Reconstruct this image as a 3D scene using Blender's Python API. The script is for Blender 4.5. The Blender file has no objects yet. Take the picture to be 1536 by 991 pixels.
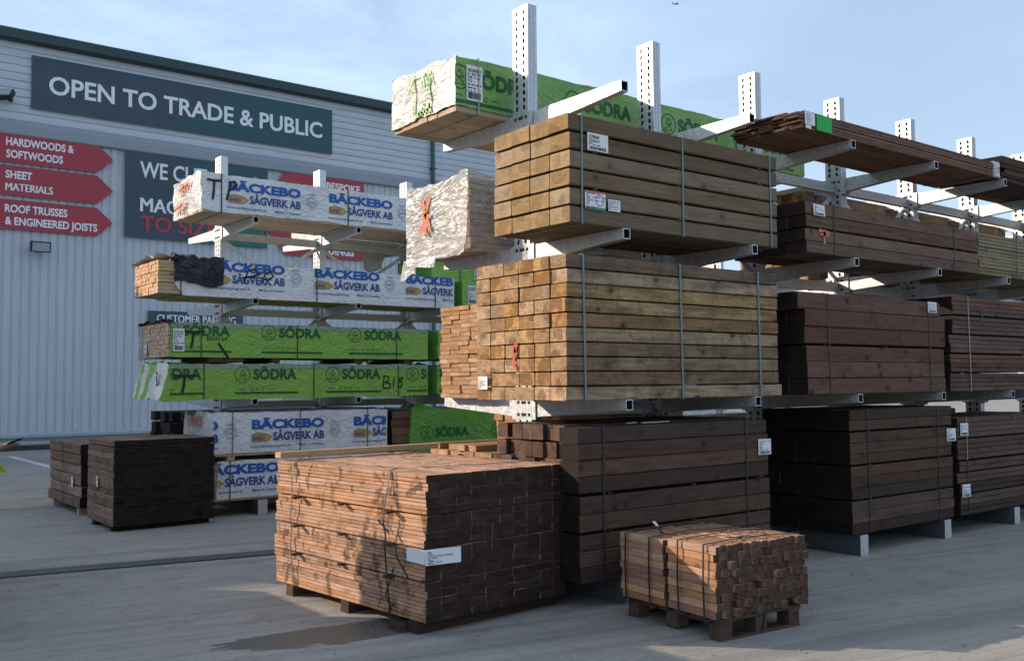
import bpy, bmesh, math, random
from math import radians as R, pi
from mathutils import Vector, Matrix, noise

S = bpy.context.scene
COL = S.collection
# ------------------------------------------------------------------ camera
yaw, pitch, roll, FPX = R(38.109), R(3.127), R(-0.527), 1457.94
fw = Vector((math.sin(yaw)*math.cos(pitch), math.cos(yaw)*math.cos(pitch), math.sin(pitch)))
rt = Vector((math.cos(yaw), -math.sin(yaw), 0)); up = rt.cross(fw)
r2 = math.cos(roll)*rt + math.sin(roll)*up
u2 = -math.sin(roll)*rt + math.cos(roll)*up
cd = bpy.data.cameras.new('camera'); cam = bpy.data.objects.new('camera', cd); COL.objects.link(cam)
cam.matrix_world = Matrix(((r2.x, u2.x, -fw.x, 0), (r2.y, u2.y, -fw.y, 0), (r2.z, u2.z, -fw.z, 1.6), (0, 0, 0, 1)))
cd.sensor_width = 36; cd.lens = FPX/1536*36; cd.clip_start = .05; cd.clip_end = 6000
S.camera = cam
# ------------------------------------------------------------------ sun, sky, exposure
SUN = Vector((-.92, 1, .55)).normalized()
ELEV = math.asin(SUN.z); AZ = math.atan2(SUN.x, SUN.y)
ld = bpy.data.lights.new('sun', 'SUN'); ld.energy = 4.2; ld.angle = R(.5); ld.color = (1, .83, .64)
sun = bpy.data.objects.new('sun', ld); COL.objects.link(sun)
sun.rotation_euler = (-SUN).to_track_quat('-Z', 'Y').to_euler()
S.view_settings.view_transform = 'Standard'; S.view_settings.look = 'None'
S.view_settings.exposure = 0.33; S.view_settings.gamma = 1
S.view_settings.use_curve_mapping = False
SKY_STRENGTH = .125

class NT:
    """small helper for writing node trees"""
    def __init__(s, tree): s.t = tree
    def n(s, kind, ins=None, **kw):
        d = s.t.nodes.new(kind)
        for k, v in kw.items(): setattr(d, k, v)
        for k, v in (ins or {}).items():
            sock = d.inputs[k]
            if isinstance(v, bpy.types.NodeSocket): s.t.links.new(v, sock)
            else: sock.default_value = v
        return d
    def math(s, op, a, b=0.0, clamp=False):
        d = s.n('ShaderNodeMath', {0: a, 1: b}, operation=op); d.use_clamp = clamp; return d.outputs[0]
    def vmath(s, op, a, b=(0, 0, 0)):
        d = s.n('ShaderNodeVectorMath', {0: a, 1: b}, operation=op); return d.outputs[0]
    def mix(s, f, a, b, blend='MIX'):
        d = s.n('ShaderNodeMix', data_type='RGBA', blend_type=blend)
        for i, v in ((0, f), (6, a), (7, b)):
            if isinstance(v, bpy.types.NodeSocket): s.t.links.new(v, d.inputs[i])
            else: d.inputs[i].default_value = (*v, 1) if isinstance(v, tuple) and len(v) == 3 else v
        return d.outputs[2]
    def noise(s, vec, scale, detail=3, rough=.5, dist=0.0):
        return s.n('ShaderNodeTexNoise', {'Vector': vec, 'Scale': scale, 'Detail': detail, 'Roughness': rough, 'Distortion': dist}).outputs['Fac']
    def map(s, vec, scale=(1, 1, 1), rot=(0, 0, 0), loc=(0, 0, 0)):
        return s.n('ShaderNodeMapping', {'Vector': vec, 'Scale': scale, 'Rotation': rot, 'Location': loc}).outputs[0]
    def ramp(s, f, *stops):
        d = s.n('ShaderNodeValToRGB', {'Fac': f}); e = d.color_ramp.elements
        while len(e) < len(stops): e.new(.5)
        for el, (p, c) in zip(e, stops):
            el.position = p; el.color = (c, c, c, 1) if isinstance(c, (int, float)) else (*c, 1)
        return d.outputs[0]
    def range(s, f, a, b, c=0.0, d=1.0):
        return s.n('ShaderNodeMapRange', {'Value': f, 'From Min': a, 'From Max': b, 'To Min': c, 'To Max': d}).outputs[0]

W = bpy.data.worlds.new('World'); S.world = W; W.use_nodes = True
wt = NT(W.node_tree); bg = W.node_tree.nodes['Background']
sky = wt.n('ShaderNodeTexSky', sky_type='NISHITA'); sky.sun_disc = False
sky.sun_elevation = ELEV; sky.sun_rotation = AZ
sky.air_density = 1.0; sky.dust_density = 1.2; sky.ozone_density = 1.5
gen = wt.n('ShaderNodeTexCoord').outputs['Generated']
# thin high cloud: wisps and a soft veil, mixed over the sky everywhere
cl = wt.noise(wt.map(gen, (2.2, 2.2, 7), (0.2, .15, .4)), 1.5, 7, .62, .5)
cl2 = wt.noise(wt.map(gen, (1.3, 1.3, 3.0)), 1.2, 3, .5)
veil = wt.math('MULTIPLY', wt.range(cl, .40, .75), wt.range(cl2, .3, .65))
veil = wt.math('ADD', wt.math('MULTIPLY', veil, .45), .38)
skc = wt.mix(veil, sky.outputs[0], (5.5, 7.0, 9.2))
W.node_tree.links.new(skc, bg.inputs[0]); bg.inputs[1].default_value = SKY_STRENGTH

# ------------------------------------------------------------------ materials
def newmat(name):
    m = bpy.data.materials.new(name); m.use_nodes = True
    t = NT(m.node_tree); b = m.node_tree.nodes['Principled BSDF']
    return m, t, b
def link(t, a, b): t.t.links.new(a, b)
def bump(t, b, h, strength, dist=.01):
    d = t.n('ShaderNodeBump', {'Height': h, 'Strength': strength, 'Distance': dist}); link(t, d.outputs[0], b.inputs['Normal'])

def plain(name, col, rough=.6, metal=0.0, var=.12, nscale=6, spec=.4, bumpy=0.0):
    m, t, b = newmat(name)
    oc = t.n('ShaderNodeTexCoord').outputs['Object']
    nz = t.noise(oc, nscale, 5, .6)
    c = t.mix(nz, tuple(x*(1-var) for x in col), tuple(min(1, x*(1+var)) for x in col))
    link(t, c, b.inputs['Base Color']); b.inputs['Roughness'].default_value = rough
    b.inputs['Metallic'].default_value = metal; b.inputs['Specular IOR Level'].default_value = spec
    if bumpy: bump(t, b, t.noise(oc, nscale*6, 4), bumpy, .003)
    return m

def wood(name, light, dark, e_light, e_dark, knots=.7, var=.28, stain=.35, alt=None, weather=None, ring=48, blot=0.0, heartk=.5):
    """side + end-grain material pair; growth rings run round local X so faces and ends belong together"""
    out = []
    for end in (0, 1):
        m, t, b = newmat(name + ('_end' if end else '_side'))
        tc = t.n('ShaderNodeTexCoord').outputs['Object']
        rnd = t.n('ShaderNodeObjectInfo').outputs['Random']
        h1 = t.math('FRACT', t.math('MULTIPLY', rnd, 17.13)); h2 = t.math('FRACT', t.math('MULTIPLY', rnd, 91.7))
        h3 = t.math('FRACT', t.math('MULTIPLY', rnd, 377.1))
        off = t.n('ShaderNodeCombineXYZ', {0: t.math('MULTIPLY', h1, 31.0), 1: t.range(h2, 0, 1, -.09, .09), 2: t.range(h3, 0, 1, -.11, .05)}).outputs[0]
        v = t.vmath('ADD', tc, off)
        # ring field: radius about the pith, bent by slow noise along the length
        wob = t.n('ShaderNodeTexNoise', {'Vector': t.map(v, (1.1, 5, 5)), 'Scale': 1.6, 'Detail': 3.0}).outputs['Color']
        wob = t.vmath('MULTIPLY', t.vmath('SUBTRACT', wob, (.5, .5, .5)), (0, .10, .10) if not end else (0, .035, .035))
        vb = t.vmath('ADD', v, wob)
        sp = t.n('ShaderNodeSeparateXYZ', {0: vb})
        rad = t.math('SQRT', t.math('ADD', t.math('MULTIPLY', sp.outputs[1], sp.outputs[1]), t.math('MULTIPLY', sp.outputs[2], sp.outputs[2])))
        saw = t.math('FRACT', t.math('MULTIPLY', rad, float(ring*1.5 if end else ring)))
        line = t.ramp(saw, (0, 0), (.5, .25), (.8, 1), (1, 0))
        fine = t.noise(t.map(v, (1.1, 22, 22)), 2.0, 5, .7)
        blotch = t.noise(t.map(v, (1.0, 4.5, 4.5)), 1.9, 5, .65, .5)
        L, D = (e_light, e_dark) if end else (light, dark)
        f = t.math('ADD', t.math('MULTIPLY', line, .55 if end else .28), t.math('MULTIPLY', t.range(fine, .35, .68), .5))
        f = t.math('ADD', f, t.math('MULTIPLY', t.range(blotch, .35, .72), stain*1.5 if not end else stain*.6))
        f = t.math('SUBTRACT', f, .16, True)
        col = t.mix(f, L, D)
        if alt and not end:
            col = t.mix(t.math('MULTIPLY', t.range(h2, .45, .7), .9), col, t.mix(f, alt, tuple(x*.5 for x in alt)))
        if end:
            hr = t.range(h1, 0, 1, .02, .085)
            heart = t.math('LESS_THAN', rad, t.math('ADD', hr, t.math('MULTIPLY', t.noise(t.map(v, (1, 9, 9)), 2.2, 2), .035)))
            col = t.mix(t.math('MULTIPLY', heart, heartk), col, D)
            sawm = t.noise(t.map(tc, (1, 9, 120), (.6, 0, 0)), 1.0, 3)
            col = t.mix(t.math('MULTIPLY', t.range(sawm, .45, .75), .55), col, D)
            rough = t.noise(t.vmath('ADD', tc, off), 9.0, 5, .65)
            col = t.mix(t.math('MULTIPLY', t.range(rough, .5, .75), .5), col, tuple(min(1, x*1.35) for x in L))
        elif knots:
            kd = t.n('ShaderNodeTexVoronoi', {'Vector': t.vmath('ADD', t.map(v, (.8, 1, 1)), t.vmath('MULTIPLY', wob, (.2, .2, .2))), 'Scale': 6.0}).outputs['Distance']
            col = t.mix(t.math('MULTIPLY', t.range(kd, .36, .1), knots*.5), col, tuple(x*.6 for x in D))
            col = t.mix(t.math('MULTIPLY', t.range(kd, .17, .09), knots), col, tuple(x*.3 for x in D))
            col = t.mix(t.math('MULTIPLY', t.range(t.noise(t.map(v, (2.2, 3, 3)), 2.4, 4, .7, 1.2), .58, .72), knots*.55), col, tuple(x*.5 for x in D))
        if weather and not end:
            wn = t.noise(t.map(v, (.8, 12, 12)), 2.5, 5, .7)
            col = t.mix(t.math('MULTIPLY', t.range(wn, .45, .75), .55), col, weather)
        if blot and not end:      # old damp and bark marks that run over neighbouring boards
            wp = t.n('ShaderNodeNewGeometry').outputs['Position']
            bn = t.noise(t.map(wp, (6.5, 6.5, 4.0)), 1.3, 5, .72, .6)
            col = t.mix(t.math('MULTIPLY', t.range(bn, .53, .62), blot), col, tuple(x*.28 for x in D))
        val = t.range(h3, 0, 1, 1-var, 1+var*.7)
        col = t.n('ShaderNodeHueSaturation', {'Color': col, 'Value': val, 'Saturation': t.range(h1, 0, 1, .82, 1.1)}).outputs[0]
        link(t, col, b.inputs['Base Color'])
        b.inputs['Roughness'].default_value = .78; b.inputs['Specular IOR Level'].default_value = .22
        bump(t, b, t.math('ADD', fine, t.math('MULTIPLY', line, .4)), .5 if end else .45, .005)
        out.append(m)
    return out

GREENBROWN = wood('treated_sleeper', (.225, .160, .095), (.115, .075, .042), (.40, .265, .125), (.17, .10, .045), .6, .14, .3, alt=(.175, .125, .08))
TANBROWN = wood('treated_post', (.40, .285, .155), (.165, .10, .05), (.56, .34, .155), (.13, .062, .026), .9, .24, .6, alt=(.24, .145, .085), blot=.35, heartk=.62)
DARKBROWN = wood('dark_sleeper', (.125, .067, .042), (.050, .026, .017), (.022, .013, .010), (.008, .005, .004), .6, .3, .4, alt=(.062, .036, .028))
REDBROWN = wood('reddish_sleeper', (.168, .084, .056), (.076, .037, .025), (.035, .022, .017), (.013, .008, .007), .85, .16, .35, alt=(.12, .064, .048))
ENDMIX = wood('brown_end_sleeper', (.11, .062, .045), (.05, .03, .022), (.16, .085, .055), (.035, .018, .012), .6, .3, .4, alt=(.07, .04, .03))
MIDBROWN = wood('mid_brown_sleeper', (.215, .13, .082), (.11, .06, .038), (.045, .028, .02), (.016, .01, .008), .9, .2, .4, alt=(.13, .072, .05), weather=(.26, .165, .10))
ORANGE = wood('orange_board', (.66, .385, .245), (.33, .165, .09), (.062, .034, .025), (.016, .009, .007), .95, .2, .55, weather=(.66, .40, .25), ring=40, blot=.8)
PEG = wood('peg_timber', (.52, .30, .17), (.24, .125, .066), (.13, .076, .050), (.045, .026, .017), .6, .3, .4, alt=(.42, .20, .115))
PALLET = wood('pallet_timber', (.10, .066, .046), (.05, .032, .022), (.17, .115, .07), (.07, .042, .025), .4, .25, .4)
BATTEN = wood('small_batten', (.44, .26, .13), (.25, .135, .065), (.52, .30, .15), (.27, .14, .065), .4, .25, .3)
FRESH = wood('fresh_timber', (.55, .39, .22), (.38, .24, .12), (.72, .45, .25), (.46, .25, .125), .6, .12, .25)
PALE = wood('pale_timber', (.52, .42, .29), (.35, .25, .155), (.66, .46, .31), (.40, .25, .16), .6, .14, .4)
GREYBOARD = wood('grey_green_board', (.27, .215, .125), (.15, .112, .066), (.3, .21, .11), (.13, .09, .05), .5, .2, .3)
DECK = wood('decking_board', (.21, .115, .075), (.095, .05, .034), (.17, .08, .045), (.04, .02, .013), .4, .25, .4)
BLACKWOOD = wood('black_sleeper', (.032, .027, .026), (.014, .012, .011), (.045, .038, .036), (.012, .010, .009), .3, .3, .4)
PILEDARK = wood('weathered_dark_board', (.30, .19, .13), (.11, .07, .05), (.030, .020, .016), (.009, .006, .005), .5, .25, .45, weather=(.30, .21, .14), blot=.4)

def galv():
    m, t, b = newmat('galvanised_steel'); oc = t.n('ShaderNodeTexCoord').outputs['Object']
    vo = t.n('ShaderNodeTexVoronoi', {'Vector': oc, 'Scale': 55.0}).outputs['Color']
    g = t.n('ShaderNodeSeparateColor', {0: vo}).outputs[0]
    st = t.noise(t.map(oc, (9, 9, 1.5)), 2, 5, .65)
    c = t.mix(g, (.47, .485, .50), (.62, .635, .65)); c = t.mix(t.range(st, .5, .8, 0, .4), c, (.34, .33, .32))
    link(t, c, b.inputs['Base Color']); b.inputs['Metallic'].default_value = .6
    link(t, t.range(g, 0, 1, .38, .55), b.inputs['Roughness']); bump(t, b, st, .04, .003); return m
GALV = galv()
BASESIDE = plain('shaded_base_steel', (.085, .09, .095), .6, .3, var=.35, nscale=4)  # dark tone carries the shade on the base beam sides
GALVIN = plain('inner_shade_and_bolt_steel', (.022, .022, .024), .8)  # near-black paints the shade in holes and tube ends; bolts share it

def creases(t, oc, scale, ang=.6):
    """two crossing families of long thin folds plus soft billows"""
    ds = t.n('ShaderNodeTexNoise', {'Vector': oc, 'Scale': 1.3*scale, 'Detail': 2.0}).outputs['Color']
    v = t.vmath('ADD', oc, t.vmath('MULTIPLY', t.vmath('SUBTRACT', ds, (.5, .5, .5)), (.35, .35, .35)))
    def fam(rot, st, sc, wd):
        n = t.noise(t.map(t.map(v, (1, 1, 1), rot), st), sc*scale, 3, .55, .25)
        return t.range(t.math('ABSOLUTE', t.math('SUBTRACT', n, .5)), 0, wd, 1, 0)
    a = fam((ang*.8, ang, 0), (.9, .9, 6.5), 1.5, .055); b_ = fam((-ang*.6, -ang*.7, .2), (1.1, 1.1, 7.5), 1.3, .05)
    c = fam((.1, .1, .1), (2.5, 2.5, 5), 1.6, .12)
    soft = t.noise(v, 3.2*scale, 3, .5)
    pres = t.range(t.noise(oc, 1.4*scale, 2), .38, .62)          # folds come and go
    return t.math('ADD', t.math('MULTIPLY', t.math('ADD', t.math('MULTIPLY', a, .6), t.math('MULTIPLY', b_, .5)), pres), t.math('ADD', t.math('MULTIPLY', c, .22), t.math('MULTIPLY', soft, .9)))
def film(name, col, rough=.32, bumps=.5, scale=1.0, tint=None, spec=.5, ang=.6):
    m, t, b = newmat(name); oc = t.n('ShaderNodeTexCoord').outputs['Object']
    h = creases(t, oc, scale, ang); dirt = t.noise(oc, 3, 5, .65)
    c = t.mix(t.range(dirt, .35, .8), col, tint or tuple(x*.82 for x in col))
    link(t, c, b.inputs['Base Color']); b.inputs['Roughness'].default_value = rough; b.inputs['Specular IOR Level'].default_value = spec
    bump(t, b, h, bumps, .035); return m
def clearfilm(name, base, gain, scale):
    """clear polythene: see-through, whitening where it folds"""
    m, t, b = newmat(name); oc = t.n('ShaderNodeTexCoord').outputs['Object']
    h = creases(t, oc, scale, .35); n = t.noise(t.map(oc, (2, 4.5, 15)), 1.6, 4, .6, .7)
    f = t.math('ADD', base, t.math('ADD', t.math('MULTIPLY', t.range(n, .5, .68), gain), t.math('MULTIPLY', t.range(h, .75, 1.3), gain*.8)), True)
    b.inputs['Base Color'].default_value = (.70, .69, .67, 1); b.inputs['Roughness'].default_value = .2
    bump(t, b, h, .6, .04); tr = t.n('ShaderNodeBsdfTransparent', {0: (.93, .93, .92, 1)})
    mx = t.n('ShaderNodeMixShader', {0: f, 1: tr.outputs[0], 2: b.outputs[0]}); link(t, mx.outputs[0], m.node_tree.nodes['Material Output'].inputs[0]); return m
WHITEFILM = film('white_printed_film', (.74, .755, .78), .34, .55)
WHITEEND = film('white_crumpled_film', (.70, .69, .66), .36, .6, 1.3)
GREENFILM = film('green_printed_film', (.235, .46, .07), .30, .45)
GREENDRAPE = film('green_loose_film', (.14, .36, .05), .33, .45, .9)
GREENTOP = film('green_top_pack_film', (.20, .40, .09), .32, .4)  # slightly deeper green for the top-level pack
TAPE = film('grey_green_film_fold', (.25, .36, .26), .3, .6, 1.5)
CLEAREND = clearfilm('crinkled_clear_film', .45, .65, 1.0)
CLEARSIDE = clearfilm('clear_film_over_wood', .22, .40, 1.0)
BLACKFILM = film('black_film', (.020, .024, .030), .28, 1.0, 1.8)
CREAMEND = film('cream_crumpled_film', (.70, .68, .60), .38, .55, 1.0)

INK_BLUE = plain('blue_print', (.012, .10, .40), .5); INK_NAVY = plain('navy_print', (.014, .075, .26), .5)
INK_GREEN = plain('dark_green_print', (.012, .10, .035), .5); INK_BLACK = plain('black_marker', (.012, .012, .015), .5)
INK_YELLOW = plain('ochre_print', (.55, .33, .06), .5); INK_FAINT = plain('faint_blue_print', (.22, .30, .42), .5)
INK_ORANGE = plain('orange_spray_paint', (.55, .17, .09), .7, var=.35, nscale=30); INK_RED = plain('red_spray_paint', (.55, .06, .04), .7, var=.3)
PAPER = plain('label_paper', (.72, .73, .74), .55, var=.08); PAPER_RED = plain('label_red_band', (.45, .12, .10), .5); PAPER_GREEN = plain('label_green_band', (.03, .22, .15), .5)
BRIGHTGREEN = plain('bright_green_card', (.012, .40, .055), .6, var=.03)
STRAP_BLUE = plain('blue_grey_strap', (.13, .21, .23), .4); STRAP_BLACK = plain('black_strap', (.02, .022, .024), .45); STRAP_GREEN = plain('dark_green_strap', (.02, .075, .055), .4)
STRAP_STEEL = plain('steel_band', (.22, .23, .24), .35, .6); STRAP_PALE = plain('pale_strap', (.32, .32, .28), .5)
NAVY = plain('sign_navy', (.042, .070, .090), .5, var=.25, nscale=1.2); SIGNGREEN = plain('sign_green', (.02, .14, .12), .5, var=.15)
NAVYTEAL = plain('sign_teal', (.022, .085, .105), .5, var=.2); RED = plain('sign_red', (.38, .042, .060), .5, var=.06); SIGNGREY = plain('sign_grey', (.30, .35, .40), .5, var=.3, nscale=3)
WHITE = plain('sign_white_letter', (.78, .80, .82), .5, var=.04); REDLET = plain('sign_red_letter', (.48, .045, .06), .5); SIGNEDGE = plain('sign_edge', (.35, .37, .38), .5)
CLAD = plain('wall_cladding_paint', (.49, .525, .57), .42, var=.07, nscale=1.5); CLADTOP = plain('upper_cladding_paint', (.50, .55, .60), .42, var=.06, nscale=1.2)
BANDM = plain('grey_flashing', (.27, .30, .34), .5, var=.08); TRIM = plain('dark_green_trim', (.028, .055, .058), .5, var=.15); PIPE = plain('green_downpipe', (.035, .10, .09), .45)
DARKM = plain('dark_steel', (.03, .032, .035), .5); LENS = plain('lamp_glass', (.35, .37, .40), .15); ROOFM = plain('roof_sheet', (.25, .27, .28), .6)
RAILM = plain('rail_galvanised', (.40, .44, .47), .42, .3, var=.15); DRAINM = plain('drain_grating', (.085, .088, .092), .55, var=.25, nscale=9, bumpy=.4)
LINEW = plain('white_line_paint', (.62, .63, .64), .7, var=.2, nscale=14); LINEY = plain('yellow_line_paint', (.50, .33, .12), .7, var=.3, nscale=10)
PEBBLE = plain('pebble_stone', (.19, .17, .14), .8, var=.4, nscale=20); PLANEM = plain('aeroplane_paint', (.10, .11, .13), .5)

def wallmat(m, sx):
    """rain streaks and grime on a painted sheet"""
    t = NT(m.node_tree); b = m.node_tree.nodes['Principled BSDF']; src = b.inputs['Base Color'].links[0].from_socket
    oc = t.n('ShaderNodeTexCoord').outputs['Object']; wc = t.n('ShaderNodeNewGeometry').outputs['Position']
    s1 = t.noise(t.map(wc, sx), 1.0, 5, .65); s2 = t.noise(wc, .35, 3)
    f = t.math('MULTIPLY', t.range(s1, .45, .75), t.range(s2, .3, .7, .15, .55))
    link(t, t.mix(f, src, (.30, .32, .34)), b.inputs['Base Color'])
wallmat(CLAD, (6, 6, .35)); wallmat(CLADTOP, (.5, .5, 5))

def concrete():
    m, t, b = newmat('brushed_concrete'); p = t.n('ShaderNodeNewGeometry').outputs['Position']
    a = math.atan2(-.49, 2.35)
    q = t.map(p, (1, 1, 1), (0, 0, -a))                                # x along the broom strokes
    brush = t.noise(t.map(q, (.55, 42, 1)), 1.0, 5, .7, .3)
    brush2 = t.noise(t.map(q, (.16, 9, 1)), 1.0, 4, .6)
    big = t.noise(p, .55, 5, .6); mid = t.noise(p, 3.2, 6, .65); fine = t.noise(p, 60, 4, .7)
    c = t.mix(big, (.27, .238, .20), (.42, .375, .322))
    c = t.mix(t.range(brush2, .45, .70, 0, .65), c, (.185, .168, .148))
    c = t.mix(t.range(brush, .42, .72, 0, .6), c, (.45, .42, .375))
    c = t.mix(t.range(mid, .52, .75, 0, .6), c, (.18, .163, .14))
    agg = t.noise(p, 28, 4, .75); c = t.mix(t.range(agg, .52, .72, 0, .45), c, (.12, .115, .105))
    c = t.mix(t.range(fine, .55, .8, 0, .6), c, (.10, .095, .09))
    spots = t.n('ShaderNodeTexVoronoi', {'Vector': p, 'Scale': 3.1}).outputs['Distance']
    c = t.mix(t.range(spots, .075, .03, 0, .6), c, (.085, .08, .075))
    tyre = t.noise(t.map(q, (.05, 1.7, 1), (0, 0, .0)), 1.0, 3, .5); c = t.mix(t.range(tyre, .56, .66, 0, .4), c, (.13, .125, .12))
    # damp stain beside the orange stack: a smear along the broom direction
    sx = t.n('ShaderNodeSeparateXYZ', {0: t.vmath('SUBTRACT', q, tuple(Matrix.Rotation(-a, 3, 'Z') @ Vector((3.05, 5.72, 0))))})
    nz = t.math('MULTIPLY', t.math('SUBTRACT', t.noise(t.map(q, (.9, 3, 1)), 2.6, 7, .72), .5), 2.6)
    ex = t.math('POWER', t.math('ABSOLUTE', t.math('DIVIDE', sx.outputs[0], .82)), 2.0)
    ey = t.math('POWER', t.math('ABSOLUTE', t.math('DIVIDE', sx.outputs[1], .24)), 2.0)
    d = t.math('ADD', t.math('ADD', ex, ey), nz); wet = t.range(d, 1.0, .88)
    wet = t.math('MULTIPLY', wet, .85)
    c = t.mix(wet, c, t.mix(mid, (.075, .068, .055), (.115, .10, .08)))
    link(t, c, b.inputs['Base Color'])
    link(t, t.math('SUBTRACT', t.range(mid, .3, .8, .78, .92), t.math('MULTIPLY', wet, .45)), b.inputs['Roughness'])
    b.inputs['Specular IOR Level'].default_value = .25
    hh = t.math('ADD', t.math('MULTIPLY', brush, 1.0), t.math('MULTIPLY', fine, .35))
    bump(t, b, hh, .7, .006); return m
CONCRETE = concrete()

# ------------------------------------------------------------------ mesh helpers
def mesh(name, vs, fs, mats=(), mi=None, smooth=False):
    m = bpy.data.meshes.new(name); m.from_pydata([tuple(v) for v in vs], [], fs)
    for x in mats: m.materials.append(x)
    if mi: m.polygons.foreach_set('material_index', mi)
    if smooth: m.polygons.foreach_set('use_smooth', [True]*len(fs))
    m.update(); return m
def obj(name, me, parent=None, loc=(0, 0, 0), rot=(0, 0, 0)):
    o = bpy.data.objects.new(name, me); COL.objects.link(o)
    o.location = loc; o.rotation_euler = rot
    if parent is not None: o.parent = parent
    return o
def thing(name, label, cat, loc=(0, 0, 0), rz=0, group=None, me=None):
    o = obj(name, me, None, loc, (0, 0, rz)); o['label'] = label; o['category'] = cat
    if group: o['group'] = group
    return o
class MB:
    def __init__(s): s.v = []; s.f = []; s.m = []
    def box(s, x0, x1, y0, y1, z0, z1, m=0):
        b = len(s.v)
        s.v += [(x0, y0, z0), (x1, y0, z0), (x1, y1, z0), (x0, y1, z0), (x0, y0, z1), (x1, y0, z1), (x1, y1, z1), (x0, y1, z1)]
        for f in ((0, 3, 2, 1), (4, 5, 6, 7), (0, 1, 5, 4), (1, 2, 6, 5), (2, 3, 7, 6), (3, 0, 4, 7)):
            s.f.append(tuple(b+i for i in f)); s.m.append(m)
        return s
    def poly(s, pts, m=0):
        b = len(s.v); s.v += [tuple(p) for p in pts]; s.f.append(tuple(range(b, b+len(pts)))); s.m.append(m); return s
    def quad(s, a, b, c, d, m=0): return s.poly((a, b, c, d), m)
    def prism(s, prof, x0, x1, m=0, me=None):
        """profile (y,z) counter-clockwise seen from -X side... extruded along X"""
        b = len(s.v); n = len(prof)
        s.v += [(x0, y, z) for y, z in prof] + [(x1, y, z) for y, z in prof]
        for i in range(n):
            j = (i+1) % n; s.f.append((b+i, b+j, b+n+j, b+n+i)); s.m.append(m)
        s.f.append(tuple(b+i for i in reversed(range(n)))); s.m.append(m if me is None else me)
        s.f.append(tuple(b+n+i for i in range(n))); s.m.append(m if me is None else me)
        return s
    def bar(s, p, q, w, h, m=0, upv=(0, 0, 1)):
        p, q = Vector(p), Vector(q); d = (q-p).normalized(); u = Vector(upv)
        if abs(d.dot(u)) > .98: u = Vector((1, 0, 0))
        sd = d.cross(u).normalized(); u = sd.cross(d).normalized(); b = len(s.v)
        for e in (p, q):
            for a, c in ((-1, -1), (1, -1), (1, 1), (-1, 1)): s.v.append(tuple(e+sd*a*w/2+u*c*h/2))
        for f in ((0, 1, 2, 3), (7, 6, 5, 4), (0, 4, 5, 1), (1, 5, 6, 2), (2, 6, 7, 3), (3, 7, 4, 0)):
            s.f.append(tuple(b+i for i in f)); s.m.append(m)
        return s
    def cyl(s, p, q, r0, r1=None, n=10, m=0):
        r1 = r0 if r1 is None else r1
        p, q = Vector(p), Vector(q); d = (q-p).normalized(); u = Vector((0, 0, 1)) if abs(d.z) < .9 else Vector((1, 0, 0))
        a = d.cross(u).normalized(); c = d.cross(a); b = len(s.v)
        for e, r in ((p, r0), (q, r1)):
            for i in range(n):
                th = 2*pi*i/n; s.v.append(tuple(e+(a*math.cos(th)+c*math.sin(th))*r))
        for i in range(n):
            j = (i+1) % n; s.f.append((b+i, b+j, b+n+j, b+n+i)); s.m.append(m)
        s.f.append(tuple(b+i for i in reversed(range(n)))); s.m.append(m)
        s.f.append(tuple(b+n+i for i in range(n))); s.m.append(m); return s
    def mesh(s, name, *mats): 
        me = mesh(name, s.v, s.f, mats, s.m)
        bm = bmesh.new(); bm.from_mesh(me); bmesh.ops.recalc_face_normals(bm, faces=bm.faces[:]); bm.to_mesh(me); bm.free(); return me
    def put(s, name, parent, *mats, loc=(0, 0, 0), rot=(0, 0, 0)): return obj(name, s.mesh(name, *mats), parent, loc, rot)

CACHE = {}
def board(L, w, h, mats, style='plain', seed=0):
    """one board: length on X centred, chamfered long edges; end faces use the end-grain material"""
    k = (round(L, 3), round(w, 3), round(h, 3), mats[0].name, style, seed)
    if k in CACHE: return CACHE[k]
    rg = random.Random(hash(k[:3]) + seed); y, z = w/2, h/2; c = min(w, h)*.06
    if style == 'plain': prof = [(-y+c, -z), (y-c, -z), (y, -z+c), (y, z-c), (y-c, z), (-y+c, z), (-y, z-c), (-y, -z+c)]
    elif style == 'double':            # a pair of thin boards nailed face to face: groove half way up each edge
        g = min(.011, w*.1); t = h*.07
        prof = [(-y+c, -z), (y-c, -z), (y, -z+c), (y, -t), (y-g, 0), (y, t), (y, z-c), (y-c, z), (-y+c, z), (-y, z-c), (-y, t), (-y+g, 0), (-y, -t), (-y, -z+c)]
    elif style == 'deck':              # grooved decking face up and down
        n = 7; prof = []
        for i in range(n*2+1): prof.append((-y+w*i/(n*2), -z + (0 if i % 2 == 0 else .006)))
        for i in range(n*2+1): prof.append((y-w*i/(n*2), z - (0 if i % 2 == 0 else .006)))
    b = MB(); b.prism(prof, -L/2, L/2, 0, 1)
    if style != 'deck':                # slight bow and skew so no two runs of edge are quite alike
        sk = [(rg.uniform(-.004, .004), rg.uniform(-.002, .002)) for _ in range(2)]
        n = len(prof); b.v = [(x+(rg.uniform(-.0012, .0012)), yy+sk[i//n][0], zz+sk[i//n][1]) for i, (x, yy, zz) in enumerate(b.v)]
    CACHE[k] = b.mesh('board', *mats); return CACHE[k]

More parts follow.
